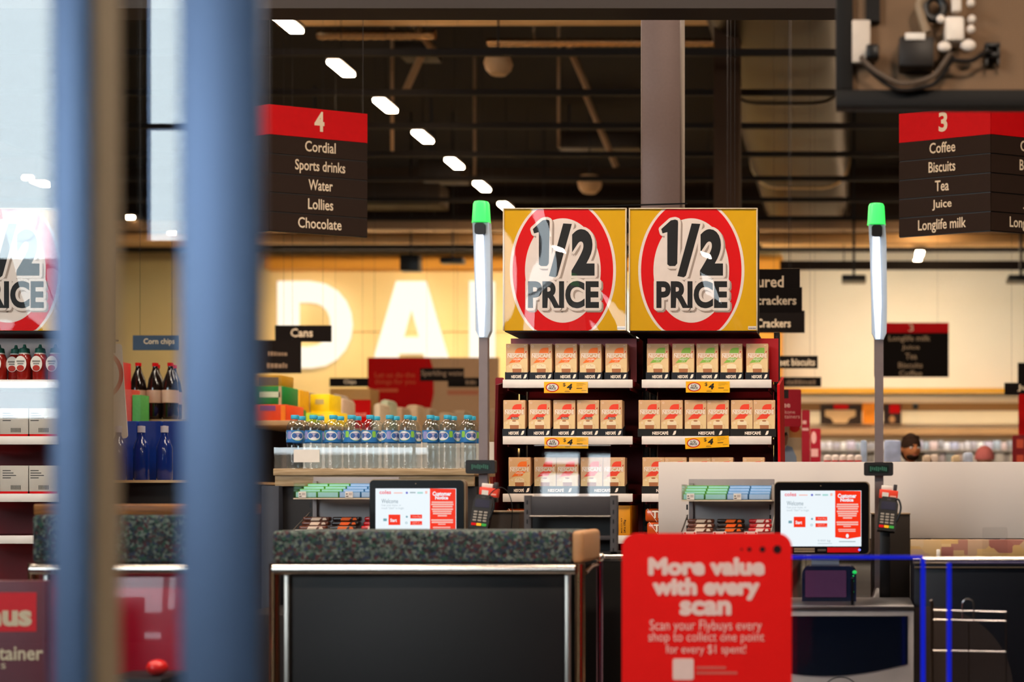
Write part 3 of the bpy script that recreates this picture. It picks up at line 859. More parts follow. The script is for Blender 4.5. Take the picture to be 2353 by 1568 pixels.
# price tickets on the rails
def ticket_mesh():
    m = MB(); w, h = .2, .051
    m.box(0, w, 0, .0012, 0, h, YEL)
    e = -.0004
    m.disc(.038, h / 2, .030, .0205, e, RED, 32); m.disc(.038, h / 2, .0255, .0165, e * 2, PAPER, 32)
    m.text('1/2', .026, .049, .0265, .0365, e * 3, INK, bold=.03, res=2)
    m.text('PRICE', .0215, .0545, .0155, .0255, e * 3, INK, bold=.03, res=2)
    m.text('$', .086, .099, .028, .046, e, INK, bold=.012, res=2)
    m.text('4', .102, .126, .0145, .042, e, INK, bold=.05, res=2, slant=.2)
    fm = mat('faded_ticket_print', '#a98210', .5)
    for k in range(4): m.rect(.148, .148 + (.036, .044, .03, .014)[k], .043 - k * .0045, .0445 - k * .0045, e, fm)
    m.rect(.148, .174, .0195, .0225, e, INK); m.rect(.171, .194, .0095, .0125, e, fm)
    m.rect(.097, .113, .0105, .0118, e, fm); m.rect(.094, .118, .0055, .0075, e, INK)
    return m
for px, py, ry, lab in ((1250, 903.5, 0, 'on the top rail of the left bay'), (1576, 902.5, 0, 'on the top rail of the right bay'), (1251, 1031, 0, 'partly behind the clear sheet'), (1575, 1032.5, .052, 'stuck crooked on the middle rail of the right bay')):
    o = place('ticket', ticket_mesh, 'price_ticket', (X(px, YF - .011), YF - .0105, Z(py, YF - .011)), 'yellow half price $4 ticket ' + lab, 'price ticket', 'half price tickets on the shelf rails')
    o.rotation_euler.y = -ry if ry else 0

# half price boards on top
SHAD = mat('print_shadow_grey', '#9c8b80', .5)
PANW = mat('board_white_print', '#dccfc6', .4)
def board(pxl, pxr, label, origin_shift=0.0):
    Y0 = 6.46
    xl, xr = X(pxl, Y0) + origin_shift, X(pxr, Y0) + origin_shift
    z0, z1 = Z(760, Y0), Z(481, Y0)
    sc_ = Y0 / FP
    cx = X((pxl + pxr) / 2 - 4.5, Y0) + origin_shift
    cz = Z(622, Y0)
    r = thing('half_price_board', ((xl + xr) / 2, Y0, z0), label, 'sign', 'half price boards')
    m = MB()
    m.box(xl, xr, Y0, Y0 + .008, z0, z1, mat('board_yellow_print', '#cf9e02', .5, var=.03, spec=.15))
    lo, hi = z0, z1
    m.disc(cx, cz, 122 * sc_, 168 * sc_, Y0 - .0004, PANW, 96, lo, hi)
    m.disc(cx, cz, 115.5 * sc_, 163 * sc_, Y0 - .0008, mat('board_red_print', '#cf0408', .5, var=.03, spec=.15), 96, lo, hi)
    m.disc(cx, cz, 87 * sc_, 120 * sc_, Y0 - .0012, PANW, 80)
    P = lambda a, b: (cx + (a - 1293) * sc_, Z(b, Y0))
    T = dict(halo=6.2 * sc_, hm=PANW)
    sh = (SHAD, 4 * sc_, -4 * sc_)
    def tx(t, a, b, t0, t1, bold, **k):
        (x0, zz0), (x1, zz1) = P(a, t1), P(b, t0)
        m.text(t, x0, x1, zz0, zz1, Y0 - .003, INK, bold=bold, res=5, shadow=sh, **T)
    tx('PRICE', 1213, 1376, 646, 709, .042)
    tx('2', 1313, 1366, 527, 634, .06)
    # numeral one
    one = [(1224, 527), (1246, 507), (1256, 505), (1262, 507), (1263, 512), (1261, 606), (1256, 612), (1243, 612), (1238, 608), (1238, 534), (1227, 537)]
    sl = [(1294, 514), (1314, 515), (1281, 634), (1276, 638), (1261, 635)]
    for sp in (one, sl):
        for k in range(14):
            a = 2 * math.pi * k / 14; h = 6.2 * sc_
            pts = [P(*p) for p in sp]
            m.poly([(p[0] + h * math.cos(a), p[1] + h * math.sin(a)) for p in pts], Y0 - .0024 - k * 3e-5, PANW)
            m.poly([(p[0] + 4 * sc_ + h * math.cos(a), p[1] - 4 * sc_ + h * math.sin(a)) for p in pts], Y0 - .0018 - k * 3e-5, SHAD)
        m.poly([P(*p) for p in sp], Y0 - .003, INK)
    # small bar code sticker in the corner
    bx, bz = xr - 22 * sc_, z0 + 2 * sc_
    m.rect(bx, bx + 19 * sc_, bz, bz + 8 * sc_, Y0 - .0005, PANW)
    for k in range(9): m.rect(bx + (1.5 + k * 1.9) * sc_, bx + (2.6 + k * 1.9) * sc_, bz + 1.5 * sc_, bz + 4.5 * sc_, Y0 - .0009, INK)
    m.build('printed_panel', r)
    # bulging clear cover sheet
    vs = []; fs = []; N = 16
    for i in range(N + 1):
        for j in range(N + 1):
            u, v = i / N, j / N
            bul = .008 + .007 * math.sin(math.pi * u) * (.5 + .5 * math.sin(math.pi * v)) + .0022 * math.sin(9 * u + 5 * v) * u
            vs.append((xl + (xr - xl) * u, Y0 - bul, z0 + (z1 - z0) * v))
    for i in range(N):
        for j in range(N):
            a = i * (N + 1) + j
            fs.append((a, a + N + 1, a + N + 2, a + 1))
    n0 = len(vs)
    vs += [(v[0], v[1] + .0015, v[2]) for v in vs]
    fs += [tuple(i + n0 for i in reversed(f)) for f in fs]
    mb = MB().add(vs, fs, glass('thin_clear_film', (.98, .98, .98), 1.3), True); mb.build('clear_cover', r)
    MB().box(xl + .005, xr - .005, Y0 + .01, Y0 + .42, z0 - .004, z0 + .004, BLACK).build('base_tray', r)
    m = MB()
    m.box(xl, xl + .006, Y0 - .006, Y0 + .014, z0, z1, mat('clear_edge_trim', '#c8b89c', .2), .001); m.box(xr - .006, xr, Y0 - .006, Y0 + .014, z0, z1, MATS['clear_edge_trim'], .001)
    m.box(xl, xr, Y0 - .006, Y0 + .014, z1, z1 + .005, MATS['clear_edge_trim'], .001)
    m.build('edge_trim', r)
    m = MB()
    m.box(xl + .02, xl + .045, Y0 + .38, Y0 + .42, Z(790, Y0), z1 - .02, DARK); m.box(xr - .045, xr - .02, Y0 + .38, Y0 + .42, Z(790, Y0), z1 - .02, DARK)
    m.box(xl + .02, xr - .02, Y0 + .01, Y0 + .42, z1 - .03, z1 - .01, DARK)
    m.build('support_frame', r)
    return r
board(1156, 1440, 'yellow half price board over the caramel coffee, nearer the glass door')
board(1445, 1741, 'yellow half price board over the hazelnut coffee, with bright reflections')
MB().tube([(X(1290, 6.8), 6.6, Z(477, 6.6)), (X(1590, 6.8), 6.6, Z(468, 6.6))], .0035, BLACK, 6).build('cover_rod', label='thin black rod lying across the tops of the half price boards', cat='rod')

# biscuit packs on the bottom shelf
PKO = mat('orange_biscuit_wrap', '#c4501a', .25, var=.25, scale=18, coat=.6); PKY = mat('amber_biscuit_wrap', '#d98a2c', .3)
def pack_mesh():
    m = MB(); w, h = .2, .062
    m.box(0, w, 0, .09, 0, h, PKO, .012, 3)
    m.text('Tim Tam', .032, .19, .018, .052, -.001, LOGO, bold=.04, res=2, halo=.0022, hm=mat('dark_brown_wrap_print', '#5c2410', .4))
    m.disc(.14, .012, .05, .012, -.0006, PKY, 20)
    m.add([(0.01, -.0012, h), (.055, -.0012, .0), (.057, -.0012, .0), (.013, -.0012, h)], [(0, 1, 2, 3)], LOGO)
    return m
for i, (px, k, lab) in enumerate([(1168, 0, 'lower orange biscuit pack beside the card terminal, left bay'), (1163, 1, 'upper orange biscuit pack beside the card terminal, left bay'), (1486, 0, 'lower orange biscuit pack by the red floor sign, right bay'), (1482, 1, 'upper orange biscuit pack by the red floor sign, right bay')]):
    place('pack', pack_mesh, 'biscuit_pack', (X(px, YT), YT, SHZ[3] + .0005 + k * .0625), lab, 'biscuits', 'orange biscuit packs')
m = MB().box(X(1421, YT), X(1448, YT), YT, YT + .25, SHZ[3] + .001, Z(1162, YT), mat('amber_carton', '#d08a12', .5), .002)
xf = Matrix.Translation((X(1436, YT), YT - .0012, Z(1225, YT))) @ Matrix.Rotation(-math.pi / 2, 4, 'Y')
m.xf = xf
m.text('24 x 175g', 0, .06, -.006, .006, 0, INK, bold=.02, res=1)
m.text('BISCUIT', .0, .07, .012, .018, 0, INK, res=1)
m.build('biscuit_carton', label='amber biscuit carton standing on end, marked 24 x 175g', cat='carton')
# ================================================================ CHECKOUTS
YM = 5.4
LCDW = mat('lit_screen_white', '#e6f0f6', .3, emit=1.0, var=0); LCDR = mat('lit_screen_red', '#f03010', .3, emit=1.0, var=0)
LCDP = mat('lit_screen_pink', '#f8c0b4', .3, emit=.9, var=0); LCDG = mat('lit_screen_grey_text', '#b9ccd4', .3, emit=.7, var=0); LCDT = mat('lit_screen_teal', '#7fb5c4', .3, emit=.7, var=0)
BEZEL = mat('glossy_black_bezel', '#050505', .25); CASE = mat('taupe_case', '#8d7a62', .4, .3)
def R_(m, a, b, c, d, mt, dy): m.prect(a, b, c, d, YM, mt, dy)
parts = []     # everything on one checkout, copied later for the second
DX = -(1780 - 850) * YM / FP     # the left checkout stands this far to the left
# -- touch screen
mo = thing('touch_monitor', (X(1888, YM), YM + .03, Z(1276, YM)), 'lit touch screen on the right checkout showing Welcome and a red Customer Notice', 'screen', 'checkout touch screens')
MB().rrect(X(1779, YM), X(1999, YM), Z(1275, YM), Z(1107, YM), .018, YM + .002, YM + .035, CASE).build('case', mo)
bz = MB().rrect(X(1780, YM), X(1996, YM), Z(1273, YM), Z(1109, YM), .016, YM - .004, YM + .003, BEZEL)
bz.disc(X(1886, YM), Z(1117, YM), .002, .002, YM - .0045, CASE, 10)
bz.build('bezel', mo)
m = MB(); S = 1979 - 1794
m.box(X(1794, YM), X(1979, YM), YM - .0055, YM - .003, Z(1256, YM), Z(1128, YM), LCDW)
m.add([(X(a, YM), YM - .006, Z(b, YM)) for a, b in ((1919, 1128), (1978, 1129), (1978, 1234), (1948, 1239), (1919, 1235))], [(0, 1, 2, 3, 4)], LCDR)
Q = YM - .0055
def tx(t, a, b, c, d, mt, **k): m.text(t, X(a, YM), X(b, YM), Z(d, YM), Z(c, YM), YM - .0066, mt, **k)
tx('coles', 1803, 1830, 1132, 1141, mat('lit_screen_brand_red', '#f07a86', .3, emit=.9, var=0), bold=.03, res=2)
R_(m, 1836, 1856, 1137, 1139.5, LCDP, .0062); R_(m, 1873, 1886, 1136, 1139, LCDG, .0062); R_(m, 1890, 1903, 1136, 1140, mat('lit_screen_pale_teal', '#a9dcd6', .3, emit=.9, var=0), .0062); R_(m, 1908, 1913, 1134, 1140, LCDP, .0062)
m.disc(X(1866, YM), Z(1138, YM), .0045, .0045, YM - .0062, mat('lit_screen_violet', '#6f74d8', .3, emit=.8, var=0), 10)
tx('Welcome', 1808, 1846, 1152, 1162, mat('lit_screen_slate', '#86a0ac', .3, emit=.7, var=0), res=2)
tx('Scan your items, or', 1808, 1853, 1164, 1170, LCDG, res=1); tx('touch "Start" to begin', 1808, 1859, 1170.5, 1177, LCDG, res=1)
R_(m, 1824, 1851, 1188, 1212, LCDR, .0062); tx('Start', 1828, 1843, 1197, 1205, LCDW, bold=.03, res=2)
R_(m, 1812, 1820, 1197, 1203, LCDT, .0062)
R_(m, 1874, 1901, 1188, 1197, LCDR, .0062); R_(m, 1874, 1901, 1203, 1212, LCDR, .0062)
tx('Own Bag', 1879, 1898, 1190.5, 1195.5, LCDP, res=1); tx('Search or', 1879, 1895, 1204, 1207.5, LCDP, res=1); tx('Scan a code', 1879, 1900, 1208, 1211.5, LCDP, res=1)
m.disc(X(1866, YM), Z(1193, YM), .004, .004, YM - .0062, LCDT, 10); m.ring(X(1865, YM), Z(1207, YM), .003, .0045, YM - .0062, LCDT, 12)
tx('Customer', 1925, 1968, 1135, 1145, LCDW, bold=.04, res=2); tx('Notice', 1931, 1961, 1145, 1153.5, LCDW, bold=.04, res=2)
for a, b, c, d in ((1923, 1972, 1158, 1162), (1922, 1973, 1163, 1167), (1925, 1971, 1168, 1172), (1923, 1972, 1174, 1178), (1925, 1969, 1179, 1183), (1926, 1968, 1184, 1188), (1937, 1958, 1189, 1193), (1922, 1972, 1199, 1203), (1923, 1972, 1204, 1208), (1938, 1955, 1209, 1212), (1926, 1966, 1216, 1219), (1927, 1966, 1220, 1223)):
    R_(m, a, b, c, d - .6, LCDP, .0066)
m.disc(X(1947, YM), Z(1232, YM), .0055, .008, YM - .0066, LCDW, 14)
tx('0.000 kg', 1879, 1908, 1240, 1247, LCDG, res=1)
R_(m, 1879, 1912, 1249, 1250, LCDG, .0062); R_(m, 1928, 1966, 1244, 1246, LCDG, .0062)
m.build('screen', mo)
m = MB(); R_(m, 1901, 1974, 1258.5, 1270, RED, .0052); R_(m, 1825, 1872, 1260, 1264, CASE, .0052); R_(m, 1825, 1872, 1265.5, 1269.5, CASE, .0052); R_(m, 1879, 1898, 1262, 1267, mat('dim_grey_print', '#4a4038', .5), .0052)
m.add([(v[0], v[1] + .0008, v[2]) for v in m.v[:4]], [(3, 2, 1, 0)], RED)
m.build('sticker', mo)
MB().disc(X(1975, YM), Z(1264, YM), .005, .0045, YM - .0056, mat('blue_led', '#8a86ff', .3, emit=1.5, var=0), 14).box(X(1973, YM), X(1977, YM), YM - .0052, YM - .003, Z(1266, YM), Z(1262, YM), BEZEL).build('power_light', mo)
m = MB(); m.add([(X(a, YM), YM + y, Z(b, YM)) for y in (.035, .06) for a, b in ((1862, 1240), (1930, 1240), (1924, 1398), (1868, 1398))],
    [(0, 1, 2, 3), (7, 6, 5, 4), (0, 4, 5, 1), (1, 5, 6, 2), (2, 6, 7, 3), (3, 7, 4, 0)], mat('pale_stand', '#8f98a6', .4)); m.build('stand', mo)
parts.append((mo, 'lit touch screen on the left checkout, its lower edge behind the flecked carpet strip'))
# -- pole with status light
YP = 5.52
po = thing('status_light_pole', (X(2021, YP), YP, Z(1400, YP)), 'status light pole of the right checkout, green lamp beside the aisle 3 sign', 'light', 'green topped status light poles')
MB().rrect(X(2010, YP), X(2030, YP), Z(1400, YP), Z(770, YP), .004, YP, YP + .03, mat('grey_pole_paint', '#7a6d6c', .45, .2)).build('pole', po)
MB().lathe(X(2021, YP), YP + .015, [(.055, Z(1402, YP)), (.05, Z(1385, YP)), (.028, Z(1368, YP)), (.02, Z(1352, YP))], STEEL, 24).build('pole_foot', po)
m = MB(); pts = [(1996, 516), (2034, 516), (2037, 560), (2038, 700), (2037, 765), (2030, 781), (2011, 781), (2003, 765), (2002, 700), (1999, 580)]
m.prism([(X(a, YP), Z(b, YP)) for a, b in pts], YP - .004, YP + .03, mat('frosted_blue_grey', '#a9b7c6', .35, var=.03)); m.build('light_head', po)
m = MB(); pts = [(2006, 545), (2011, 540), (2021, 546), (2024, 640), (2025, 700), (2022, 779), (2013, 779), (2008, 700), (2005, 620)]
m.prism([(X(a, YP), Z(b, YP)) for a, b in pts], YP - .010, YP - .003, mat('cool_led_strip', '#e8f0ff', .4, emit=3.0, var=0)); m.build('led_strip', po)
MB().lathe(X(2014, YP), YP + .012, [(.0365, Z(516, YP)), (.035, Z(512, YP)), (.031, Z(473, YP)), (.027, Z(468, YP)), (.001, Z(466, YP))], mat('green_beacon', '#36e25a', .3, emit=1.1, var=.15, scale=25), 28).build('beacon', po)
MB().rrect(X(2003, YP), X(2027, YP), Z(546, YP), Z(519, YP), .012, YP - .02, YP - .003, BLACK).build('camera', po)
parts.append((po, 'status light pole of the left checkout, green lamp above the water bottles'))
# -- customer display on the pole
cd = thing('customer_display', (X(2018, YP), YP - .03, Z(1095, YP)), 'small dark display with green digits fixed to the right pole', 'display', 'small displays on the poles')
MB().rrect(X(1985, YP), X(2052, YP), Z(1094, YP), Z(1063, YP), .008, YP - .035, YP - .001, mat('display_case', '#211f20', .45)).build('case', cd)
m = MB(); m.rrect(X(1995, YP), X(2042, YP), Z(1087, YP), Z(1070, YP), .004, YP - .0362, YP - .0352, mat('display_window', '#14201b', .3))
gl_ = mat('green_digits', '#4f8a6c', .4, emit=.35, var=0)
for k in range(9):
    a = 1999 + k * 4.4
    m.prect(a, a + 3, 1073 + (k % 3), 1084 - (k * 7 % 4), YP, gl_, .0368)
m.build('window', cd)
parts.append((cd, 'small dark display with green digits fixed to the left pole'))
# -- card terminal and its stand
YK = 5.36
tm = thing('card_terminal', (X(2036, YK), YK, Z(1222, YK)), 'black card terminal tilted on the right checkout, dark screen', 'card terminal', 'card terminals')
xf = Matrix.Translation((X(2036, YK), YK, Z(1220, YK))) @ Matrix.Rotation(math.radians(6), 4, 'Y') @ Matrix.Rotation(math.radians(-14), 4, 'X')
hh, ww = .132, .036
m = MB(xf); m.prism([(-ww * .92, 0), (ww * .92, 0), (ww, .03), (ww * 1.02, .105), (ww * .7, hh), (-ww * .7, hh), (-ww * 1.02, .105), (-ww, .03)], 0, .035, BLACK); m.build('body', tm)
m = MB(xf); m.rrect(-ww * .78, ww * .78, .082, .113, .003, -.0015, -.0002, mat('dark_blue_lcd', '#070b2c', .25)); m.rrect(-.008, .008, .119, .125, .003, -.0012, -.0002, CHAR); m.build('screen', tm)
m = MB(xf); kp = mat('keypad_grey', '#8b857c', .5)
for r_ in range(4):
    for c_ in range(3):
        m.rrect(-.0265 + c_ * .019, -.0265 + c_ * .019 + .0135, .0275 + r_ * .011, .0275 + r_ * .011 + .0065, .0015, -.003, -.0002, kp, n=3)
for c_, mm_ in enumerate((RED, YEL, mat('key_green', '#2f9b3a', .5))):
    m.rrect(-.0285 + c_ * .0195, -.0285 + c_ * .0195 + .0175, .010, .020, .002, -.004, -.0002, mm_, n=3)
m.build('keypad', tm)
m = MB().box(X(2022, YK), X(2046, YK), YK + .03, YK + .06, .682, Z(1205, YK), BLACK, .003); m.build('stand', tm)
MB().tube(curve([(X(2050, YK), YK + .02, Z(1215, YK)), (X(2062, YK), YK + .01, Z(1195, YK)), (X(2070, YK), YK + .01, Z(1170, YK)), (X(2066, YK), YK + .02, Z(1150, YK)), (X(2058, YK), YK + .02, Z(1148, YK))]), .004, BLACK, 6).build('cord', tm)
parts.append((tm, 'black card terminal on the left checkout, dark blue screen and grey keys'))
# -- loyalty card box
m = MB()
bx = thing('card_box', (X(2040, YP), YP - .05, Z(1146, YP)), 'small red box of cards leaning by the right pole above the terminal', 'card box', 'red card boxes')
xf = Matrix.Translation((X(2040, YP), YP - .06, Z(1147, YP))) @ Matrix.Rotation(math.radians(6), 4, 'Y')
MB(xf).box(-.036, .036, 0, .03, 0, .034, mat('coral_card', '#e2452f', .4), .002).build('box', bx)
m = MB(xf); m.box(-.03, .012, .006, .024, .034, .05, PAPER, .002); m.box(.016, .03, .006, .024, .034, .058, CHAR, .002); m.rect(-.025, .0, .006, .024, -.0005, PAPER); m.rect(.006, .03, .008, .014, -.0005, mat('pale_card_print', '#f0a898', .5)); m.build('card', bx)
MB(xf).box(-.034, .034, -.002, .034, -.018, -.0005, BLACK, .002).build('holder', bx)
parts.append((bx, 'small red box of cards by the left pole above the terminal'))
# -- dark upright scanner post box behind the terminal
ob = MB().box(X(2003, YP), X(2093, YP), YP + .075, YP + .3, .682, Z(1182, YP), mat('umber_housing', '#2c241d', .5), .006)
sb = thing('checkout_housing', (X(2050, YP), YP + .1, 0.682), 'dark brown housing behind the card terminal of the right checkout', 'housing', 'checkout housings')
ob.build('body', sb)
MB().box(X(2002, YP), X(2094, YP), YP + .072, YP + .305, Z(1184, YP), Z(1180, YP), CASE, .002).build('top_lip', sb)
parts.append((sb, 'dark brown housing behind the card terminal of the left checkout'))
# -- snack stand: steel back, gum tray, bar tray
YN = 5.66
sn = thing('snack_stand', (X(1670, YN), YN, Z(1300, YN)), 'grey snack stand between white partition and red sign, gum above chocolate bars', 'stand', 'checkout snack stands')
gs = mat('grey_stand_steel', '#8d8686', .5, .2)
MB().box(X(1572, YN), X(1774, YN), YN + .16, YN + .18, .682, Z(1100, YN), gs, .002).build('back_panel', sn)
for a in (1574, 1765):
    m = MB().box(X(a, YN), X(a + 9, YN), YN + .145, YN + .159, .682, Z(1110, YN), gs)
    for k in range(5): m.prect(a + 3, a + 7, 1160 + k * 24, 1172 + k * 24, YN + .145, BLACK, .001)
    m.build('slotted_post', sn)
tz0, tz1 = Z(1149, YN - .03), Z(1131, YN - .03)
xa, xb = X(1568, YN), X(1775, YN)
m = MB(); m.box(xa, xb, YN - .03, YN - .027, tz0, tz1, CLEAR); m.box(xa, xa + .003, YN - .027, YN + .15, tz0, tz1 + .03, CLEAR); m.box(xb - .003, xb, YN - .027, YN + .15, tz0, tz1 + .03, CLEAR)
m.build('clear_tray', sn)
MB().box(xa, xb, YN - .03, YN + .15, tz0 - .006, tz0 - .001, mat('clear_tray_floor', '#c9b9a2', .25)).build('tray_floor', sn)
MB().box(xa, xb, YN - .028, YN + .15, Z(1228, YN), Z(1224, YN), gs, .001).build('bar_shelf', sn)
m = MB(); 
for a in (1568, 1772): m.tube([(X(a, YN), YN - .025, Z(1222, YN)), (X(a + 4, YN), YN + .12, Z(1185, YN))], .003, STEEL, 6)
m.build('side_rail', sn)
parts.append((sn, 'grey snack stand left of the left touch screen, gum above chocolate bars'))
SN_ITEMS = []
gumg = mat('green_gum_pack', '#52a232', .4, var=.3, scale=120); gumb = mat('blue_gum_pack', '#3f80b4', .4, var=.3, scale=120); gumt = mat('aqua_gum_front', '#9ccfd0', .4); gumu = mat('pale_blue_gum_front', '#a6c4e6', .4)
gw = (xb - xa - .012) / 4
slope = (tz1 + .022 - tz0) / .17
for c_ in range(4):
    for r_ in range(4):
        y0 = YN - .022 + r_ * .041; z0 = tz0 + .0008 + r_ * .0105
        col, fr = (gumg, gumt) if c_ < 2 else (gumb, gumu)
        def gum(col=col, fr=fr):
            m = MB(); m.box(0, gw - .003, 0, .039, 0, .024, col, .002); m.rect(.002, gw - .005, .002, .021, -.0004, fr)
            m.add([(.006, .004, .0244), (gw * .6, .004, .0244), (gw * .6, .016, .0244), (.006, .016, .0244)], [(0, 1, 2, 3)], PAPER)
            if c_ in (1, 2): m.add([(gw * .66, .004, .0245), (gw * .9, .004, .0245), (gw * .9, .02, .0245), (gw * .66, .02, .0245)], [(0, 1, 2, 3)], mat('peach_gum_print', '#e2b29a', .5))
            return m
        zz = tz0 + .0005 + r_ * .0
        row = ('front', 'second', 'third', 'back')[r_]
        colr = 'green' if c_ < 2 else 'blue'
        o = place(('gum', colr, c_), gum, 'gum_pack', (xa + .006 + c_ * gw, y0, zz + r_ * .011), '%s gum pack, %s row of the %s column in the RIGHT tray' % (colr, row, ordl(c_, 4).replace(' from the left', '')), 'gum', '%s gum packs in the clear tray' % colr)
        parts.append((o, None))
m = None
def slip():
    m = MB(); m.box(0, .03, 0, .0008, 0, .024, PAPER); m.rect(.003, .010, .012, .016, -.0003, INK); m.rect(.003, .013, .003, .007, -.0003, mat('barcode_grey', '#554c48', .5)); m.rect(.014, .027, .009, .019, -.0003, mat('pale_grey_print', '#b5a8a4', .5)); return m
for q, a in enumerate((1580, 1687)):
    o = place('slip', slip, 'price_slip', (X(a, YN), YN - .0315, tz0 + .0005), 'white price slip, %s of two on the RIGHT gum tray' % ('left' if q == 0 else 'right'), 'price slip', 'white price slips on the gum trays')
    parts.append((o, None))
bars = [('brown and white chocolate bar', '#5a2d1c', '#d8c4b0', 1578, 1640, 3), ('black and orange chocolate bar', '#1c0e08', '#e06418', 1646, 1710, 3), ('red and white chocolate bar', '#b00d14', '#e8d0c4', 1720, 1772, 3)]
for q, (nm, c1, c2, a, b, n) in enumerate(bars):
    def barm(c1=c1, c2=c2, a=a, b=b, q=q):
        m = MB(); w = (b - a) * YN / FP
        m.box(0, w, 0, .034, 0, .017, mat('wrapper_%s' % c1[1:], c1, .3, var=.25, scale=70, coat=.5), .006, 3)
        cm = mat('wrapper_print_%s' % c2[1:], c2, .4)
        m.poly([(w * .3, .003), (w * .62, .003), (w * .7, .0145), (w * .36, .0145)], -.0004, cm); m.poly([(w * .74, .004), (w * .9, .005), (w * .86, .014), (w * .76, .013)], -.0004, cm)
        m.add([(w * .25, .004, .0174), (w * .75, .004, .0174), (w * .75, .03, .0174), (w * .25, .03, .0174)], [(0, 1, 2, 3)], cm)
        return m
    for k in range(n):
        o = place(('bar', q), barm, 'chocolate_bar', (X(a, YN) + .003 * (k % 2), YN - .02 + k * .02, Z(1224, YN) + .0008 + k * .0175), '%s, %s of its pile on the RIGHT snack stand' % (nm, ('lowest', 'middle', 'topmost')[k]), 'chocolate bar', nm + 's')
        parts.append((o, None))
for q, a in enumerate((1572, 1640, 1712)):
    def slip2():
        m = MB(); m.box(0, .052, 0, .0008, 0, .011, PAPER); m.disc(.007, .005, .0035, .0035, -.0004, RED, 10); m.disc(.045, .005, .0035, .0035, -.0004, RED, 10); return m
    o = place('slip2', slip2, 'price_slip', (X(a, YN), YN - .0295, Z(1227.8, YN)), 'narrow price slip, %s of three under the bars of the RIGHT snack stand' % ORD[q], 'price slip', 'narrow price slips under the chocolate bars')
    parts.append((o, None))
# copies for the left checkout
for o, lab in parts:
    lb = lab or o['label'].replace('RIGHT', 'left')
    o['label'] = o['label'].replace('RIGHT', 'right')
    dup(o, (DX, 0, Z(1103, YM) - Z(1108, YM)), lb)

# -- scanner and bench of the right checkout (seen through the glass gate)
YQ = 4.95
sc = thing('scanner_scale', (X(1950, YQ), YQ, 0), 'steel rimmed scanner and scale under the right touch screen, curved dark glass front', 'scanner')
MB().box(X(1700, YQ), X(2100, YQ), YQ, YQ + .4, 0, Z(1403, YQ), mat('pale_scanner_body', '#cbc2ba', .45), .006).build('body', sc)
m = MB(); m.box(X(1700, YQ), X(2101, YQ), YQ - .01, YQ + .405, Z(1402, YQ), Z(1392, YQ), STEEL, .004); m.build('steel_plate', sc)
m = MB(); pts = [(1705, 1416), (2086, 1416), (2086, 1526)] + [(2086 - 381 * k / 16, 1526 + 28 * math.sin(math.pi * k / 16)) for k in range(1, 16)] + [(1705, 1526)]
m.prism([(X(a, YQ), Z(b, YQ)) for a, b in pts], YQ - .006, YQ, mat('dark_scanner_glass', '#0c1424', .08, coat=1)); m.ring(X(1932, YQ), Z(1600, YQ), .064, .068, YQ - .001, CHAR, 40); m.build('scanner_window', sc)
m = MB(); m.rrect(X(1838, YQ), X(1968, YQ), Z(1395, YQ), Z(1308, YQ), .03, YQ + .2, YQ + .34, mat('navy_scanner_tower', '#16203a', .25, coat=.5), True); tw = m.build('scanner_tower', sc)
MB().rrect(X(1846, YQ), X(1944, YQ), Z(1382, YQ), Z(1318, YQ), .004, YQ + .195, YQ + .2, mat('purple_window', '#5a3a5c', .15, coat=1)).build('tower_window', tw)
m = MB().sphere((X(1964, YQ), YQ + .19, Z(1322, YQ)), .008, mat('green_led', '#22e060', .3, emit=1.4, var=0), 1, .6, .8)
for b in (1331, 1343, 1369): m.sphere((X(1961, YQ), YQ + .19, Z(b, YQ)), .0025, MATS['green_led'])
m.build('status_light', tw)
MB().box(X(1955, YQ), X(1962, YQ), YQ + .02, YQ + .04, Z(1395, YQ), Z(1330, YQ), BLACK).build('cable_arm', sc)
# dark bench body under monitor and housing
MB().box(X(1500, 5.5), .21, 5.37, 5.95, 0, .68, DARK, .005).build('checkout_bench', label='dark bench carrying the right touch screen, terminal and snack stand', cat='counter')
MB().box(X(560, 5.5), X(1176, 5.5), 5.37, 5.86, 0, .68, DARK, .005).build('checkout_bench', label='dark bench carrying the left touch screen, terminal and snack stand', cat='counter')
# bagging counter at right
YG = 5.15
bc = thing('bagging_counter', (X(2230, YG), YG, 0), 'bagging counter at the right edge, worn tan top and chrome rim over dark panels', 'counter')
MB().box(X(2101, YG), X(2700, YG), YG + .02, YG + .34, .0, Z(1290, YG), mat('navy_black_panel', '#15161c', .4), .003).build('cabinet', bc)
MB().tube([(X(2098, YG), YG + .0, Z(1288, YG)), (X(2700, YG), YG + .0, Z(1289, YG))], .0135, CHROME, 14).build('chrome_rim', bc)
MB().box(X(2101, YG), X(2700, YG), YG + .0, YG + .02, Z(1306, YG), Z(1303, YG), CASE).build('lower_trim', bc)
MB().box(X(2099, YG), X(2700, YG), YG + .26, YG + .3, Z(1291, YG), Z(1240, YG + .3), worn_top_mat(), .002).build('worn_upstand', bc)
m = MB(); m.poly([(max(X(2102, YG), X(2135, YG) + 195 * YG / FP * math.cos(k * math.pi / 36)), Z(1590, YG) + 195 * YG / FP * math.sin(k * math.pi / 36)) for k in range(72)], YG + .0195, mat('brown_disc_print', '#3c332f', .5)); m.disc(X(2135, YG), Z(1590, YG), .004, .004, YG + .019, DARK, 8); m.build('round_emblem', bc)
MB().rrect(X(2270, YG), X(2330, YG), Z(1285, YG), Z(1215, YG), .008, YG + .22, YG + .2215, CLEAR).build('sheet_holder', label='small clear sheet holder standing on the bagging counter', cat='holder')
MB().box(X(2160, YG), X(2168, YG), YG + .2, YG + .22, Z(1285, YG), Z(1268, YG), PAPER, .002).build('paper_tag', label='tiny white tag standing on the bagging counter rim', cat='tag')
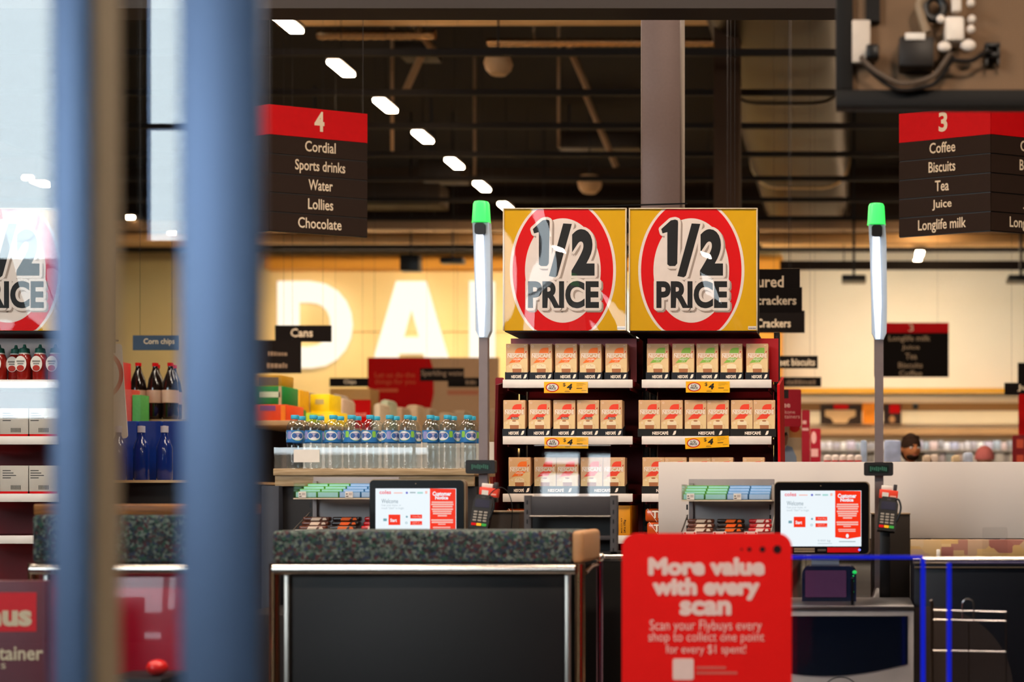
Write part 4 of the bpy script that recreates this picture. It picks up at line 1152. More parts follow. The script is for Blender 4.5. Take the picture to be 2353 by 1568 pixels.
# wire bag rack
YW = 4.75
wr = thing('bag_rack', (X(2228, YW), YW, 0), 'chrome wire bag rack in front of the dark counter, right of the blue edges', 'rack')
for py0, py1, nm in ((1403, 1409, 'upper_rail'), (1425, 1430, 'middle_rail'), (1496, 1501, 'lower_rail')):
    MB().tube([(X(2144, YW), YW, Z(py0, YW)), (X(2314, YW), YW + .03, Z(py1, YW))], .0032, CHROME, 8).build(nm, wr)
MB().tube([(X(2142, YW), YW + .004, 0), (X(2142, YW), YW + .004, Z(1388, YW)), (X(2139, YW), YW, Z(1380, YW))], .005, mat('dark_bronze_wire', '#3c2f26', .35, .6), 8).build('post', wr)
MB().tube([(X(2314, YW), YW + .033, Z(1410, YW)), (X(2315, YW), YW + .033, 0)], .0025, MATS['dark_bronze_wire'], 8).build('post', wr)
for x0 in (2212,):
    MB().tube([(X(x0, YW), YW + .01, Z(1428, YW)), (X(x0, YW), YW + .01, Z(1392, YW))] + [(X(x0 + 13 - 13 * math.cos(math.pi * k / 8), YW), YW + .01, Z(1390 - 13 * math.sin(math.pi * k / 8), YW)) for k in range(9)] + [(X(x0 + 26, YW), YW + .01, Z(1428, YW))], .0028, CHROME, 8).build('hook', wr)
    MB().tube([(X(x0 + 14, YW), YW + .012, Z(1430, YW)), (X(x0 + 14, YW), YW + .012, 0)], .003, MATS['dark_bronze_wire'], 6).build('post', wr)
# glass swing gates with blue glowing edges
GATEG = glass('tinted_gate_glass', (.76, .78, .83), 1.5)
BLUE = mat('blue_glass_edge', '#1a2cff', .3, emit=.45, var=0)
YE = 4.15
def gate(a, b, pyt, lab, left_edge):
    g = thing('glass_gate', (X((a + b) / 2, YE), YE, .0), lab, 'gate', 'blue edged glass gates')
    MB().box(X(a, YE), X(b, YE), YE, YE + .01, .18, Z(pyt, YE), GATEG).build('glass_panel', g)
    MB().box(X(a, YE), X(b, YE), YE - .001, YE + .011, Z(pyt, YE), Z(pyt - (3 if left_edge else 8), YE), mat('dim_violet_edge', '#4a48a0', .3, emit=.25, var=0) if left_edge else BLUE).build('glowing_top_edge', g)
    e = a if left_edge else b
    MB().box(X(e - 5, YE), X(e + 5, YE), YE - .001, YE + .011, .18, Z(pyt, YE), BLUE).build('glowing_side_edge', g)
    p = b - 20 if left_edge else a + 20
    MB().box(X(p - 12, YE), X(p + 12, YE), YE - .02, YE + .03, 0, .5, STEEL, .004).build('hinge_post', g)
gate(1560, 2121, 1285, 'glass gate behind the red floor sign, blue glowing top and right edges', False)
gate(2181, 2640, 1294, 'glass gate at the right, with a blue glowing left edge', True)
# white partition behind the right checkout
pt = thing('partition_screen', (X(1900, 5.98), 5.98, 0), 'plain white partition panel behind the right checkout', 'partition')
MB().box(X(1513, 5.98), X(2680, 5.98), 5.98, 6.01, Z(1238, 5.98) , Z(1062, 5.98), mat('partition_white', '#cfc6bf', .5, var=.03, scale=3), .002).build('panel', pt)
MB().box(X(1516, 5.98), X(1526, 5.98), 5.985, 6.005, 0, Z(1238, 5.98), LGREY).build('leg', pt)
MB().box(X(2300, 5.98), X(2312, 5.98), 5.985, 6.005, 0, Z(1238, 5.98), LGREY).build('leg', pt)
# bag stand with the clear sheet
YH = 5.3
bs = thing('bag_stand', (X(1312, YH), YH, 0), 'dark slotted metal bag stand in front of the coffee display', 'stand')
for a in (1204, 1402):
    m = MB().box(X(a, YH), X(a + 16, YH), YH, YH + .03, 0, Z(1139, YH), CHAR, .002)
    for k in range(7): m.prect(a + 6, a + 9, 1150 + k * 22, 1160 + k * 22, YH, BLACK, .001)
    m.build('slotted_post', bs)
MB().box(X(1219, YH), X(1403, YH), YH + .004, YH + .02, Z(1185, YH), Z(1141, YH), CHAR, .002).build('front_panel', bs)
MB().tube([(X(1217, YH), YH - .004, Z(1187, YH)), (X(1404, YH), YH - .004, Z(1187, YH))], .0035, CHROME, 8).build('chrome_edge', bs)
MB().box(X(1219, YH), X(1403, YH), YH + .004, YH + .098, Z(1242, YH), Z(1233, YH), CHAR, .002).build('shelf', bs)
MB().box(X(1212, YH + .1), X(1405, YH), YH + .1, YH + .11, 0, Z(1145, YH), BLACK).build('back_panel', bs)
MB().box(X(1204, YH), X(1420, YH), YH, YH + .1, Z(1276, YH), Z(1268, YH), DARK).build('lower_shelf', bs)
for a in (1405, 1417):
    pass
xf = Matrix.Translation((X(1310, YH), YH + .035, Z(1141, YH))) @ Matrix.Rotation(math.radians(-2.7), 4, 'X')
sw = 88 * YH / FP
shg = glass('glossy_clear_sheet', (.9, .92, .95), 1.44)
csr = thing('clear_sheet', (X(1310, YH), YH + .035, Z(1141, YH)), 'clear glossy sheet standing on the bag stand, mirroring bright windows', 'acrylic sheet')
MB(xf).box(-sw, sw, 0, .003, -.02, 118 * YH / FP, shg).build('sheet', csr)
MB(xf).box(-sw, sw, -.001, .004, 118 * YH / FP, 118 * YH / FP + .0015, mat('sheet_edge', '#c9ccd2', .3)).build('polished_edge', csr)
MB().tube(curve([(X(a, 5.46), 5.46, Z(b, 5.46)) for a, b in ((1112, 1176), (1118, 1150), (1134, 1128), (1152, 1121), (1166, 1130), (1174, 1148), (1177, 1170), (1176, 1200), (1172, 1240), (1168, 1300))]), .0018, BLACK, 6).build('cable', label='thin black cable looping in front of the red bay', cat='cable')
# chrome rail and dark counter to the right of the carpeted one
cn = thing('side_counter', (X(1385, 5.15), 5.15, 0), 'narrow dark counter with chrome rim below the bag stand, left of the red sign', 'counter')
MB().box(X(1330, 5.15), X(1500, 5.15), 5.15, 5.28, 0, Z(1290, 5.15), BLACK, .003).build('cabinet', cn)
MB().tube([(X(1328, 5.13), 5.14, Z(1280, 5.13)), (X(1500, 5.13), 5.14, Z(1280, 5.13))], .009, CHROME, 12).build('chrome_rim', cn)

# ================================================================ CARPETED COUNTERS IN FRONT
YC = 4.5
def carpet_counter(a, b, pyt, pyb, lab, panel, wood, endcap):
    r = thing('carpeted_counter', (X((a + b) / 2, YC), YC, 0), lab, 'counter')
    x0, x1 = X(a, YC), X(b, YC)
    m = MB(); m.box(x0, x1 - (.036 if endcap else 0), YC + .03, YC + .33, Z(pyb, YC), Z(pyt, YC), CARPET, .012, 3); m.build('carpet_strip', r)
    if endcap:
        MB().box(x1 - .038, x1, YC + .028, YC + .332, Z(pyb, YC), Z(pyt, YC), mat('tan_end_cap', '#a97f58', .5), .014, 3).build('end_cap', r)
    if wood:
        MB().box(x0, x1, YC + .04, YC + .34, Z(pyt, YC), Z(pyt - 24, YC), wood_mat('orange_timber', '#9a6432', '#6d4322'), .004).build('timber_top', r)
    MB().tube([(x0 + .018, YC, Z(1309, YC)), (x1 - .02, YC, Z(1309, YC))], .0165, CHROME, 18).build('chrome_rail', r)
    MB().box(x0 + .045, x1 - .05, YC + .03, YC + .07, .06, Z(1318, YC), panel, .004).build('front_panel', r)
    MB().box(x0 + .02, x1 - .03, YC + .04, YC + .34, Z(1316, YC), Z(pyb, YC) - .001, DARK).build('top_support', r)
    for q, e in enumerate((x0 + .016, x1 - .008)):
        MB().tube([(e, YC + .012, 0), (e, YC + .012, Z(1296, YC))], .0155, mat('bronzed_chrome', '#b58a64', .2, 1.0, var=.02), 16).build('post', r)
    for e in (x0 + .042, x1 - .058):
        MB().box(e, e + .018, YC + .016, YC + .03, .08, Z(1320, YC), STEEL, .004).build('steel_strip', r)
    return r
carpet_counter(616, 1337, 1221, 1296, 'long counter front with flecked carpet strip, chrome rail and black panel', mat('black_counter_panel', '#100e0f', .5, var=.1, scale=60), False, True)
carpet_counter(60, 500, 1184, 1296, 'carpeted counter seen through the glass door, timber top and red panel below', mat('crimson_panel', '#a30d2c', .35, coat=.4), True, False)
m = MB().tube([(X(1378, 4.9), 4.9, 0), (X(1378, 4.9), 4.9, Z(1283, 4.9))], .012, mat('violet_reflection_chrome', '#a8879c', .18, 1.0, var=.02), 14)  # violet reflection on the post is put into the chrome colour
pp = thing('barrier_post', (X(1378, 4.9), 4.9, 0), 'chrome barrier post beside the end of the flecked carpet counter', 'post')
m.build('post', pp)
MB().sphere((X(1378, 4.9), 4.9, Z(1282, 4.9)), .017, CHROME).build('cap', pp)
MB().tube(curve([(X(1342, 4.6), 4.62, Z(1318, 4.6)), (X(1358, 4.75), 4.75, Z(1304, 4.75)), (X(1376, 4.9), 4.89, Z(1298, 4.9))]), .008, MATS['bronzed_chrome'], 8).build('arm', pp)

# ================================================================ WATER BOTTLES
YV = 5.92
ZV = Z(1077, YV)
dr = thing('bottle_rack', (X(860, YV), YV, 0), 'pale timber edged rack holding the water bottles, left of the pole', 'rack')
MB().box(X(634, YV), X(1094, YV), YV - .03, YV + .32, ZV - .03, ZV - .001, wood_mat('pale_timber', '#b39a78', '#8f7654'), .003).build('shelf_board', dr)
MB().box(X(636, YV), X(1092, YV), YV - .02, YV - .002, Z(1118, YV), ZV - .031, MATS['pale_timber'], .002).build('front_fascia', dr)
MB().box(X(620, YV), X(1096, YV), YV + .0, YV + .3, 0, Z(1119, YV), DARK, .003).build('cabinet', dr)
MB().box(X(612, YV), X(652, YV), YV - .05, YV - .004, 0, Z(1117, YV), mat('slate_post', '#33363f', .5), .003).build('corner_post', dr)
MB().box(X(634, YV), X(1094, YV), YV + .29, YV + .3, ZV, ZV + .122, PAPER).build('back_board', dr)
for a, b in ((632, 950), (957, 1096)):
    m = MB(); m.box(X(a, YV), X(b, YV), YV - .012, YV - .009, ZV, Z(1029, YV), CLEAR); m.box(X(a, YV), X(a, YV) + .003, YV - .009, YV + .28, ZV, Z(1029, YV), CLEAR); m.build('clear_guard', dr)
o = MB().box(X(678, YV), X(737, YV), YV - .0145, YV - .0125, Z(1063, YV), Z(1034, YV), PAPER).build('price_card', label='blank cream card on the front of the bottle rack', cat='card')
capm = mat('cyan_cap', '#38a4c4', .4)
def bottle():
    r = thing('water_bottle', (0, 0, 0), 'x', 'bottle', 'water bottles')
    R = .034
    prof = [(R * .75, 0), (R * .97, .006), (R, .02), (R * .94, .035), (R, .05), (R * .94, .065), (R, .08), (R * .95, .095), (R, .11), (R, .165), (R * .96, .178), (R * .78, .192), (R * .5, .203), (R * .4, .207), (R * .4, .215)]
    MB().lathe(0, 0, prof, PET, 18).build('body', r)
    m = MB().lathe(0, 0, [(R * 1.012, .110), (R * 1.018, .112), (R * 1.018, .158), (R * 1.012, .160)], mat('label_blue', '#2e6fae', .35), 28, cap=False)
    def patch(a0, da, z0, hz, mt, rr, sq=False):
        pts = []
        for k in range(20):
            t = 2 * math.pi * k / 20
            u, v = math.cos(t), math.sin(t)
            if sq:
                q = 1 / max(abs(u), abs(v)); u *= q; v *= q
            pts.append((rr * math.cos(a0 + da * u), rr * math.sin(a0 + da * u), z0 + hz * v))
        m.add([(rr * math.cos(a0) * 1.004, rr * math.sin(a0) * 1.004, z0)] + pts, [(0, 1 + k, 1 + (k + 1) % 20) for k in range(20)], mt)
    for a0 in (0, 2.15, 4.2):
        patch(a0, .78, .1365, .0205, mat('label_lime', '#86c048', .35), R * 1.028)
        patch(a0, .76, .137, .019, mat('label_white', '#dcdae0', .35), R * 1.036)
        for q, (zz, wq) in enumerate(((.1455, .4), (.139, .55), (.1325, .45))): patch(a0, wq, zz, .0016, mat('label_purple', '#6a68a8', .4), R * 1.044, True)
    patch(1.08, .22, .143, .013, mat('label_lime', '#86c048', .35), R * 1.026, True)
    patch(3.2, .28, .139, .016, mat('label_lilac', '#8c8cc0', .35), R * 1.026, True)
    patch(5.3, .2, .132, .02, mat('label_aqua', '#4f9cc4', .35), R * 1.026, True)
    m.build('label', r)
    m = MB(); m.lathe(0, 0, [(R * .47, .208), (R * .49, .210), (R * .49, .222), (R * .44, .2245), (.001, .2247)], capm, 18); m.build('cap', r)
    return r
proto_b = bottle()
bxs = [678, 720.7, 766, 808.5, 851, 896, 937.6, 989.5, 1029, 1075.6]
for row in (0, 1):
    for i, px in enumerate(bxs):
        y = YV + .042 + row * .085
        o = proto_b if (row == 0 and i == 0) else dup(proto_b)
        o.location = (X(px, YV + .042) + row * (-.006 + .002 * (i % 3)), y, ZV)
        o.rotation_euler.z = [1.2, .9, 2.6, 3.4, 4.4, 1.7, 4.5, 1.1, 4.3, 3.3][i] + row * 1.3
        o['label'] = 'blue capped water bottle, %s in the %s row' % (ordl(i, 10), ('front', 'back')[row])
        o['group'] = 'water bottles, %s row' % ('front', 'back')[row]
# ================================================================ LEFT END DISPLAY SEEN THROUGH THE DOOR GLASS
DL = -2.52
def left_bay():
    pxc = -14
    bay(pxc, 'display bay seen through the door glass at the left edge, sauce bottles on top', 0, mat('pale_header', '#b8a8a4', .5))
left_bay()
board(1156, 1440, 'half price board at the left edge, mostly behind the door reflection', DL)
SAUCE = mat('tomato_sauce', '#8c1a12', .25, coat=.5); SGRN = mat('dark_green_cap', '#1f5a4c', .4)
def sauce():
    m = MB(); m.lathe(0, 0, [(.028, 0), (.031, .004), (.031, .10), (.024, .125), (.018, .135)], SAUCE, 20, 1.0)
    return m
def sauce_thing():
    r = thing('sauce_bottle', (0, 0, 0), 'x', 'sauce bottle', 'sauce bottles through the door glass')
    MB().lathe(0, 0, [(.029, 0), (.032, .005), (.032, .095), (.025, .118), (.020, .126)], SAUCE, 20).build('body', r)
    MB().lathe(0, 0, [(.022, .125), (.023, .128), (.02, .147), (.008, .152), (.005, .166), (.001, .167)], SGRN, 20).build('cap', r)
    m = MB(); m.disc(0, .075, .027, .036, -.0325, PAPER, 24); m.disc(0, .055, .017, .014, -.033, mat('tomato_print', '#a82a18', .5), 16); m.rect(-.018, .018, .082, .09, -.033, mat('grey_label_print', '#7d7772', .5)); m.rect(-.014, .014, .072, .078, -.033, MATS['grey_label_print'])
    m.lathe(0, 0, [(.0235, .119), (.0235, .126)], WHITE, 16); m.build('label', r)
    return r
sp_ = sauce_thing()
for i, px in enumerate((2, 31, 60, 96, 131)):
    o = sp_ if i == 0 else dup(sp_)
    o.location = (X(px, YF + .05), YF + (.07 if i == 1 else .038), SHZ[0] + .001)
    o['label'] = 'tomato sauce bottle with green cap, %s, through the door' % ordl(i, 5)
crt = mat('pale_barcode_carton', '#b8b0a6', .6)
def lcarton():
    m = MB().box(0, .135, 0, .1, 0, .13, crt, .002)
    for k in range(4): m.rect(.012, .05 + .012 * (k % 3), .105 - k * .011, .109 - k * .011, -.0004, CHAR)
    for k in range(8): m.rect(.05 + k * .006, .053 + k * .006, .02, .04, -.0004, INK)
    m.rect(0, .135, .0, .012, -.0003, RED)
    return m
for i, (px, si) in enumerate(((-70, 1), (0, 1), (64, 1), (-70, 2), (0, 2), (64, 2))):
    place('lcarton', lcarton, 'carton', (X(px, YT), YT, SHZ[si] + .0005), 'pale carton with bar code, %s on the %s shelf through the door glass' % (ORD[i % 3], ('middle', 'lower')[si - 1]), 'carton', 'pale cartons through the door glass')
# crimson container sign standing at the lower left
YJ = 4.2
cs = thing('promotion_stand', (X(-30, YJ), YJ, 0), 'crimson stand behind the door glass with a red Bonus banner', 'sign')
m = MB().box(X(-240, YJ), X(104, YJ), YJ, YJ + .03, .05, Z(1335, YJ), mat('plum_panel', '#5c2430', .4), .004)
m.prect(-200, 84, 1362, 1452, YJ, mat('banner_red', '#d8232c', .45), .001)
m.ptext('Bonus', -118, 74, 1388, 1440, YJ, CREAM, dy=.002, bold=.045)
m.ptext('Container', -75, 100, 1484, 1518, YJ, CREAM, dy=.002, bold=.02)
m.ptext('s', 3, 14, 1525, 1537, YJ, CREAM, dy=.002)
m.build('panel', cs)
MB().box(X(-240, YJ), X(104, YJ), YJ, YJ + .2, 0, .05, BLACK).build('base', cs)
# price board leaning, cola bottles and blue drinks
YU = 7.4
lp = thing('price_board', (X(240, YU), YU, Z(1010, YU)), 'white board with a red ring and a price, leaning beside the cola bottles', 'sign')
m = MB(Matrix.Translation((X(252, YU), YU, Z(1010, YU))) @ Matrix.Rotation(math.radians(-4), 4, 'Y'))
s_ = YU / FP
m.rrect(-100 * s_, 42 * s_, 0, 218 * s_, 8 * s_, 0, .004, PAPER)
m.ring(-18 * s_, 150 * s_, 50 * s_, 60 * s_, -.001, RED, 40); m.text('85', -4 * s_, 16 * s_, 150 * s_, 168 * s_, -.001, INK, bold=.02)
m.rect(-10 * s_, 12 * s_, 136 * s_, 139 * s_, -.001, GREY); m.rect(-10 * s_, 8 * s_, 128 * s_, 131 * s_, -.001, GREY)
m.build('printed_board', lp)
MB().tube([(X(255, YU), YU, Z(795, YU)), (X(255, YU), YU, Z(764, YU)), (X(262, YU), YU, Z(764, YU))], .006, STEEL, 6).build('clip', lp)
# low shelf unit that carries the goods of the left aisle
gon = thing('gondola_shelf', (-4.6, 9, 0), 'long low shelf unit of the left aisle, goods along its top', 'shelving')
GTOP = 1.60
gm = mat('brown_shelf_steel', '#4a3b32', .5)
MB().box(-4.95, -3.85, 8.9, 22.0, .02, GTOP - .03, mat('dark_shelf_body', '#20191a', .7)).build('body', gon)
MB().box(-5.0, -3.42, 8.8, 22.05, GTOP - .03, GTOP, mat('tan_shelf_board', '#b99a72', .5), .003).build('top_board', gon)
for z in (.35, .8, 1.2): MB().box(-3.86, -3.5, 8.95, 22.0, z - .02, z, gm).build('shelf', gon)
blue = mat('cobalt_carton', '#123a9c', .35, coat=.3)
fg = thing('front_gondola', (X(300, 7.2), 7.2, 0), 'low drinks stand seen through the door between the two stiles', 'shelving')
MB().box(X(180, 7.2), X(430, 7.2), 7.2, 8.76, .0, Z(1110, 7.2), DARK).build('body', fg)
MB().box(X(170, 7.2), X(440, 7.2), 7.15, 8.78, Z(1110, 7.2), Z(1104, 7.2), mat('tan_shelf_board', '#b99a72', .5)).build('top_board', fg)
zt_ = Z(1104, 7.2)
for i, px in enumerate((205, 262, 318, 374)):
    MB().box(X(px, 7.6), X(px + 52, 7.6), 7.6, 8.1, zt_ + .001, Z(968, 7.6), blue, .004).build('drink_carton', label='cobalt blue drink carton, %s of four seen through the door' % ordl(i, 4), cat='carton', group='cobalt drink cartons')
def blue_bottle():
    r = thing('drink_bottle', (0, 0, 0), 'x', 'bottle', 'blue drink bottles')
    MB().lathe(0, 0, [(.035, 0), (.04, .01), (.04, .17), (.03, .2), (.015, .235), (.015, .25)], mat('deep_blue_bottle', '#0c2878', .2, coat=.6), 16).build('body', r)
    MB().lathe(0, 0, [(.0185, .25), (.0185, .283), (.001, .285)], mat('frosted_white_cap', '#c9c6d8', .4), 14).build('cap', r)
    return r
bb = blue_bottle()
for i, px in enumerate((272, 325, 378)):
    o = bb if i == 0 else dup(bb)
    o.location = (X(px, 7.4), 7.4, zt_ + .001); o['label'] = 'dark blue bottle with white cap, %s of three seen through the door' % ordl(i, 3)
def cola():
    r = thing('cola_bottle', (0, 0, 0), 'x', 'bottle', 'dark cola bottles')
    R = .046
    MB().lathe(0, 0, [(R * .8, 0), (R, .02), (R, .18), (R * .8, .24), (R * .4, .29), (.014, .31), (.014, .32)], mat('cola_brown', '#1a0f0a', .12, coat=.8), 18).build('body', r)
    MB().lathe(0, 0, [(R * 1.02, .10), (R * 1.02, .175)], mat('cream_cola_label', '#c9a68a', .4), 18, cap=False).build('label', r)
    MB().lathe(0, 0, [(.017, .318), (.017, .338), (.001, .34)], RED, 12).build('cap', r)
    return r
cb = cola()
zc_ = Z(967.5, 7.6)
fgb = 8.32
# a raised ledge for the cola
MB().box(X(300, fgb), X(430, fgb), fgb, fgb + .42, zt_ + .001, Z(964, fgb), mat('tan_shelf_board', '#b99a72', .5)).build('ledge', fg)
for i, (px, dy) in enumerate(((318, 0), (355, .01), (392, 0), (336, .13), (374, .14))):
    o = cb if i == 0 else dup(cb)
    o.location = (X(px, fgb + .08), fgb + .08 + dy, Z(964, fgb)); o['label'] = 'dark cola bottle with cream label, %s of the group seen through the door' % ORD[i]
for i, (px, py0, py1, c1, nm) in enumerate(((262, 838, 880, '#c02020', 'red'), (283, 900, 962, '#c8483a', 'coral striped'), (304, 912, 962, '#4f9a48', 'green'))):
    MB().box(X(px, 8.17), X(px + 19, 8.17), 8.17, 8.27, zt_ + .001, Z(py0, fgb), mat('box_%s' % nm.split()[0], c1, .5, var=.2, scale=60), .002).build('drink_box', label='%s box beside the cola bottles, seen through the door' % nm, cat='box')
def hung_board(px0, px1, py0, py1, Y, txt, lab, m_=None, cat='sign', hang=True, name='blade_sign', group='black hanging blade signs', tm=CREAM):
    r = thing(name, (X((px0 + px1) / 2, Y), Y, Z(py1, Y)), lab, cat, group)
    m = MB().box(X(px0, Y), X(px1, Y), Y, Y + .012, Z(py1, Y), Z(py0, Y), m_ or mat('blade_black', '#130d0a', .7, spec=.08))
    for t in txt:
        if t[0]: m.ptext(t[0], *t[1:5], Y, tm, dy=.0015, bold=.02, res=2)
        else:
            random.seed(int(t[1]))
            a = t[1]
            while a < t[2] - 3:
                w = random.uniform(3, 9)
                m.prect(a, min(a + w, t[2]), t[3] + random.uniform(0, 3), t[4], Y, tm if len(t) < 6 else t[5], .0015); a += w + 1.5
    m.build('printed_board', r)
    if hang:
        m = MB()
        for f in (.15, .85):
            xx = X(px0 + (px1 - px0) * f, Y)
            m.tube([(xx, Y + .006, Z(py0, Y) - .003), (xx, Y + .006, 5.84 if -1.62 < xx < .05 else ROOF - .002)], .0012, DARK, 5)
        m.build('hanging_wire', r)
    return r
hung_board(305, 410, 771, 805, 9.2, [('Corn chips', 330, 402, 778, 795)], 'slate blue blade sign reading Corn chips, seen through the door', mat('blade_slate_blue', '#33465c', .5), group=None)

# ================================================================ BLADE SIGNS AND POSTERS OVER THE AISLES
hung_board(1662, 1838, 619, 664, 8.6, [('Flavoured', 1672, 1801, 634, 661)], 'nearest black blade sign beside the half price board, ending in oured')
hung_board(1650, 1843, 660, 719, 9.4, [('crackers', 1739, 1830, 680, 701)], 'second black blade sign beside the half price board, lower case crackers')
hung_board(1640, 1849, 714, 765, 10.3, [('Crackers', 1738, 1817, 733, 753)], 'third black blade sign beside the half price board, lowest line Crackers')
hung_board(1760, 1879, 818, 847, 12.5, [('Sweet biscuits', 1768, 1873, 824, 841)], 'black blade sign reading weet biscuits at the shoulder of the display')
hung_board(1790, 1887, 867, 889, 14.5, [(None, 1806, 1876, 873, 884, mat('dim_cream_print', '#7c6650', .6))], 'smaller black blade sign just below the sweet biscuits one')
hung_board(632, 761, 748, 786, 12.0, [('Cans', 668, 719, 755, 775)], 'black blade sign reading Cans in front of the lit letter D')
hung_board(560, 691, 782, 858, 11.4, [(None, 615, 660, 808, 818, MATS['dim_cream_print']), (None, 612, 660, 834, 846, MATS['dim_cream_print'])], 'dark two line sign below Cans, cut by the door stile')
hung_board(757, 846, 869, 889, 15.0, [('Chips', 790, 818, 873, 885)], 'short black blade sign left of the big red poster')
hung_board(965, 1066, 846, 876, 15.0, [('Sparkling water', 968, 1068, 851, 868)], 'black blade sign reading Sparkling water across the red poster', tm=MATS['dim_cream_print'])
hung_board(1029, 1119, 868, 890, 16.0, [(None, 1070, 1095, 874, 884, MATS['dim_cream_print'])], 'black blade sign partly behind the left light pole')
hung_board(2010, 2180, 765, 867, 17.0, [('Longlife milk', 2042, 2138, 771, 788), ('Juice', 2072, 2113, 793, 806), ('Tea', 2080, 2107, 812, 826), ('Biscuits', 2064, 2120, 833, 846), ('Coffee', 2066, 2119, 852, 864)], 'distant black aisle 3 sign hanging behind the right light pole', group=None, tm=mat('dim_sign_lettering', '#9c8468', .6))
m = MB().pbox(2010, 2180, 742, 766, 17.0, .012, RED); m.ptext('3', 2088, 2099, 746, 762, 17.0, CREAM, dy=.0015)
nr = [o for o in bpy.data.objects if o.get('label', '').startswith('distant black aisle 3')][0]
m.build('red_header', nr)
hung_board(2308, 2420, 880, 906, 13.0, [('Juices', 2338, 2400, 884, 900)], 'black blade sign cut by the right edge of the photo')
hung_board(2339, 2440, 834, 880, 14.0, [], 'black sign with red top at the right edge, above the red stack', group=None)
# flat black fittings on the cream wall
for q, (px0, px1, py, lab) in enumerate(((1934, 1990, 633, 'flat black fitting hanging before the cream wall, left of the pole'), (2317, 2380, 633, 'flat black fitting hanging before the cream wall, at the right edge'))):
    r = thing('air_vent', (X(px0, 22), 22, Z(644, 22)), lab, 'vent', 'black hanging fittings')
    MB().pbox(px0, px1, 631, 645, 22, .4, BLACK, .02).build('body', r)
    MB().box(X((px0 + px1) / 2 - 3, 22), X((px0 + px1) / 2 + 3, 22), 22.1, 22.2, Z(632, 22), ROOF - .002, BLACK).build('hanger', r)
for q, (px0, px1, py0, py1) in enumerate(((918, 962, 585, 622), (1010, 1062, 590, 604))):
    MB().box(X(px0, 23), X(px1, 23), 23, 23.2, Z(py1, 23), Z(py0, 23), BLACK, .01).tube([(X((px0 + px1) / 2, 23), 23.1, Z(py0, 23)), (X((px0 + px1) / 2, 23), 23.1, ROOF - .002)], .015, BLACK, 6).build('roof_bracket', label='black bracket hanging before the amber fascia, %s of two' % ('left' if q == 0 else 'right'), cat='bracket', kind='structure')
# big hanging posters left of the light pole
dp = thing('hanging_poster', (X(990, 19), 19, Z(1000, 19)), 'big red and tan hanging poster behind the left light pole', 'poster')
m = MB(); m.box(X(845, 19), X(1146, 19), 19, 19.02, Z(1000, 19), Z(822, 19), mat('tan_poster', '#b48f6a', .6))
redp = mat('poster_dull_red', '#b00a0a', .7, spec=.08)
m.add([(X(a, 19), 18.995, Z(b, 19)) for a, b in ((845, 822), (988, 822), (996, 850), (997, 905), (990, 938), (845, 938))], [(0, 1, 2, 3, 4, 5)], redp)
dm = mat('orange_poster_print', '#c85a30', .6)
m.ptext('Let us do the', 862, 954, 856, 868, 19, dm, dy=.01, res=2); m.ptext('things for you', 862, 955, 872, 886, 19, dm, dy=.01, res=2); m.prect(865, 915, 894, 901, 19, dm, .01)
m.prect(1028, 1100, 897, 908, 19, mat('pale_red_print', '#b06a4a', .6), .004); m.build('printed_sheet', dp)
m = MB()
for px in (860, 1130): m.tube([(X(px, 19), 19.01, Z(822, 19)), (X(px, 19), 19.01, ROOF - .002)], .002, DARK, 5)
m.build('hanging_wire', dp)
# ================================================================ GOODS ON THE LEFT SHELF UNIT
def goods(px0, px1, py0, Y, d, col, nm, lab, cat='box', pr=None, grp=None, zb=GTOP, b=.006, name='product_box'):
    m = MB().box(X(px0, Y), X(px1, Y), Y, Y + d, zb + .0005, Z(py0, Y), mat(nm, col, .45, var=.15, scale=25), b)
    if pr:
        for (f0, f1, g0, g1, c, n) in pr:
            zz0, zz1 = zb, Z(py0, Y)
            m.rect(X(px0 + (px1 - px0) * f0, Y), X(px0 + (px1 - px0) * f1, Y), zz0 + (zz1 - zz0) * g0, zz0 + (zz1 - zz0) * g1, Y - .002, mat(n, c, .5))
    return m.build(name, label=lab, cat=cat, group=grp)
pw_ = (.15, .8, .35, .5, '#d8e0d0', 'white_print_patch')
goods(570, 658, 930, 9.4, .3, '#d8481c', 'orange_red_carton', 'orange red carton beside the door stile on the left shelf unit', pr=[(.3, .72, .7, .95, '#7d4a8c', 'purple_patch'), (.86, .98, .05, .95, '#f08a20', 'bright_orange_band')])
z2 = Z(930, 9.4)
goods(570, 652, 888, 9.42, .25, '#1a8038', 'green_carton', 'green carton standing on the orange red one by the door stile', zb=z2, pr=[(.3, .9, .4, .7, '#cfe0c8', 'pale_green_print'), (.86, .94, .0, 1, '#c8b48c', 'tan_edge')])
goods(570, 648, 862, 9.44, .2, '#b88a1c', 'mustard_carton', 'mustard carton topping the stack by the door stile', zb=Z(888, 9.4), pr=[(.3, .9, .1, .8, '#6a5a48', 'grey_patch')])
goods(661, 672, 938, 9.75, .25, '#127a2c', 'dark_green_box', 'narrow dark green box right of the orange red carton')
goods(659, 690, 896, 10.4, .18, '#d09a18', 'amber_tall_box', 'tall amber box left of the dark bag')
goods(700, 716, 902, 10.75, .2, '#6b5a56', 'dusky_bag', 'dusky grey bag between amber and yellow boxes', cat='bag', b=.03, name='product_bag')
goods(691, 713, 949, 10.2, .2, '#a8c41c', 'lime_box', 'small lime box before the dusky bag')
yb_ = Z(946, 10.6)
goods(712, 766, 946, 10.6, .3, '#efd010', 'bright_yellow_box', 'bright yellow box, lower of the two, behind the bottles', pr=[(.3, .6, .5, .85, '#c9b090', 'tan_oval_patch')])
goods(712, 757, 906, 10.62, .25, '#efd010', 'bright_yellow_box', 'bright yellow box, upper of the two, behind the bottles', zb=yb_, pr=[(.28, .72, .42, .7, '#b8a86c', 'olive_patch')])
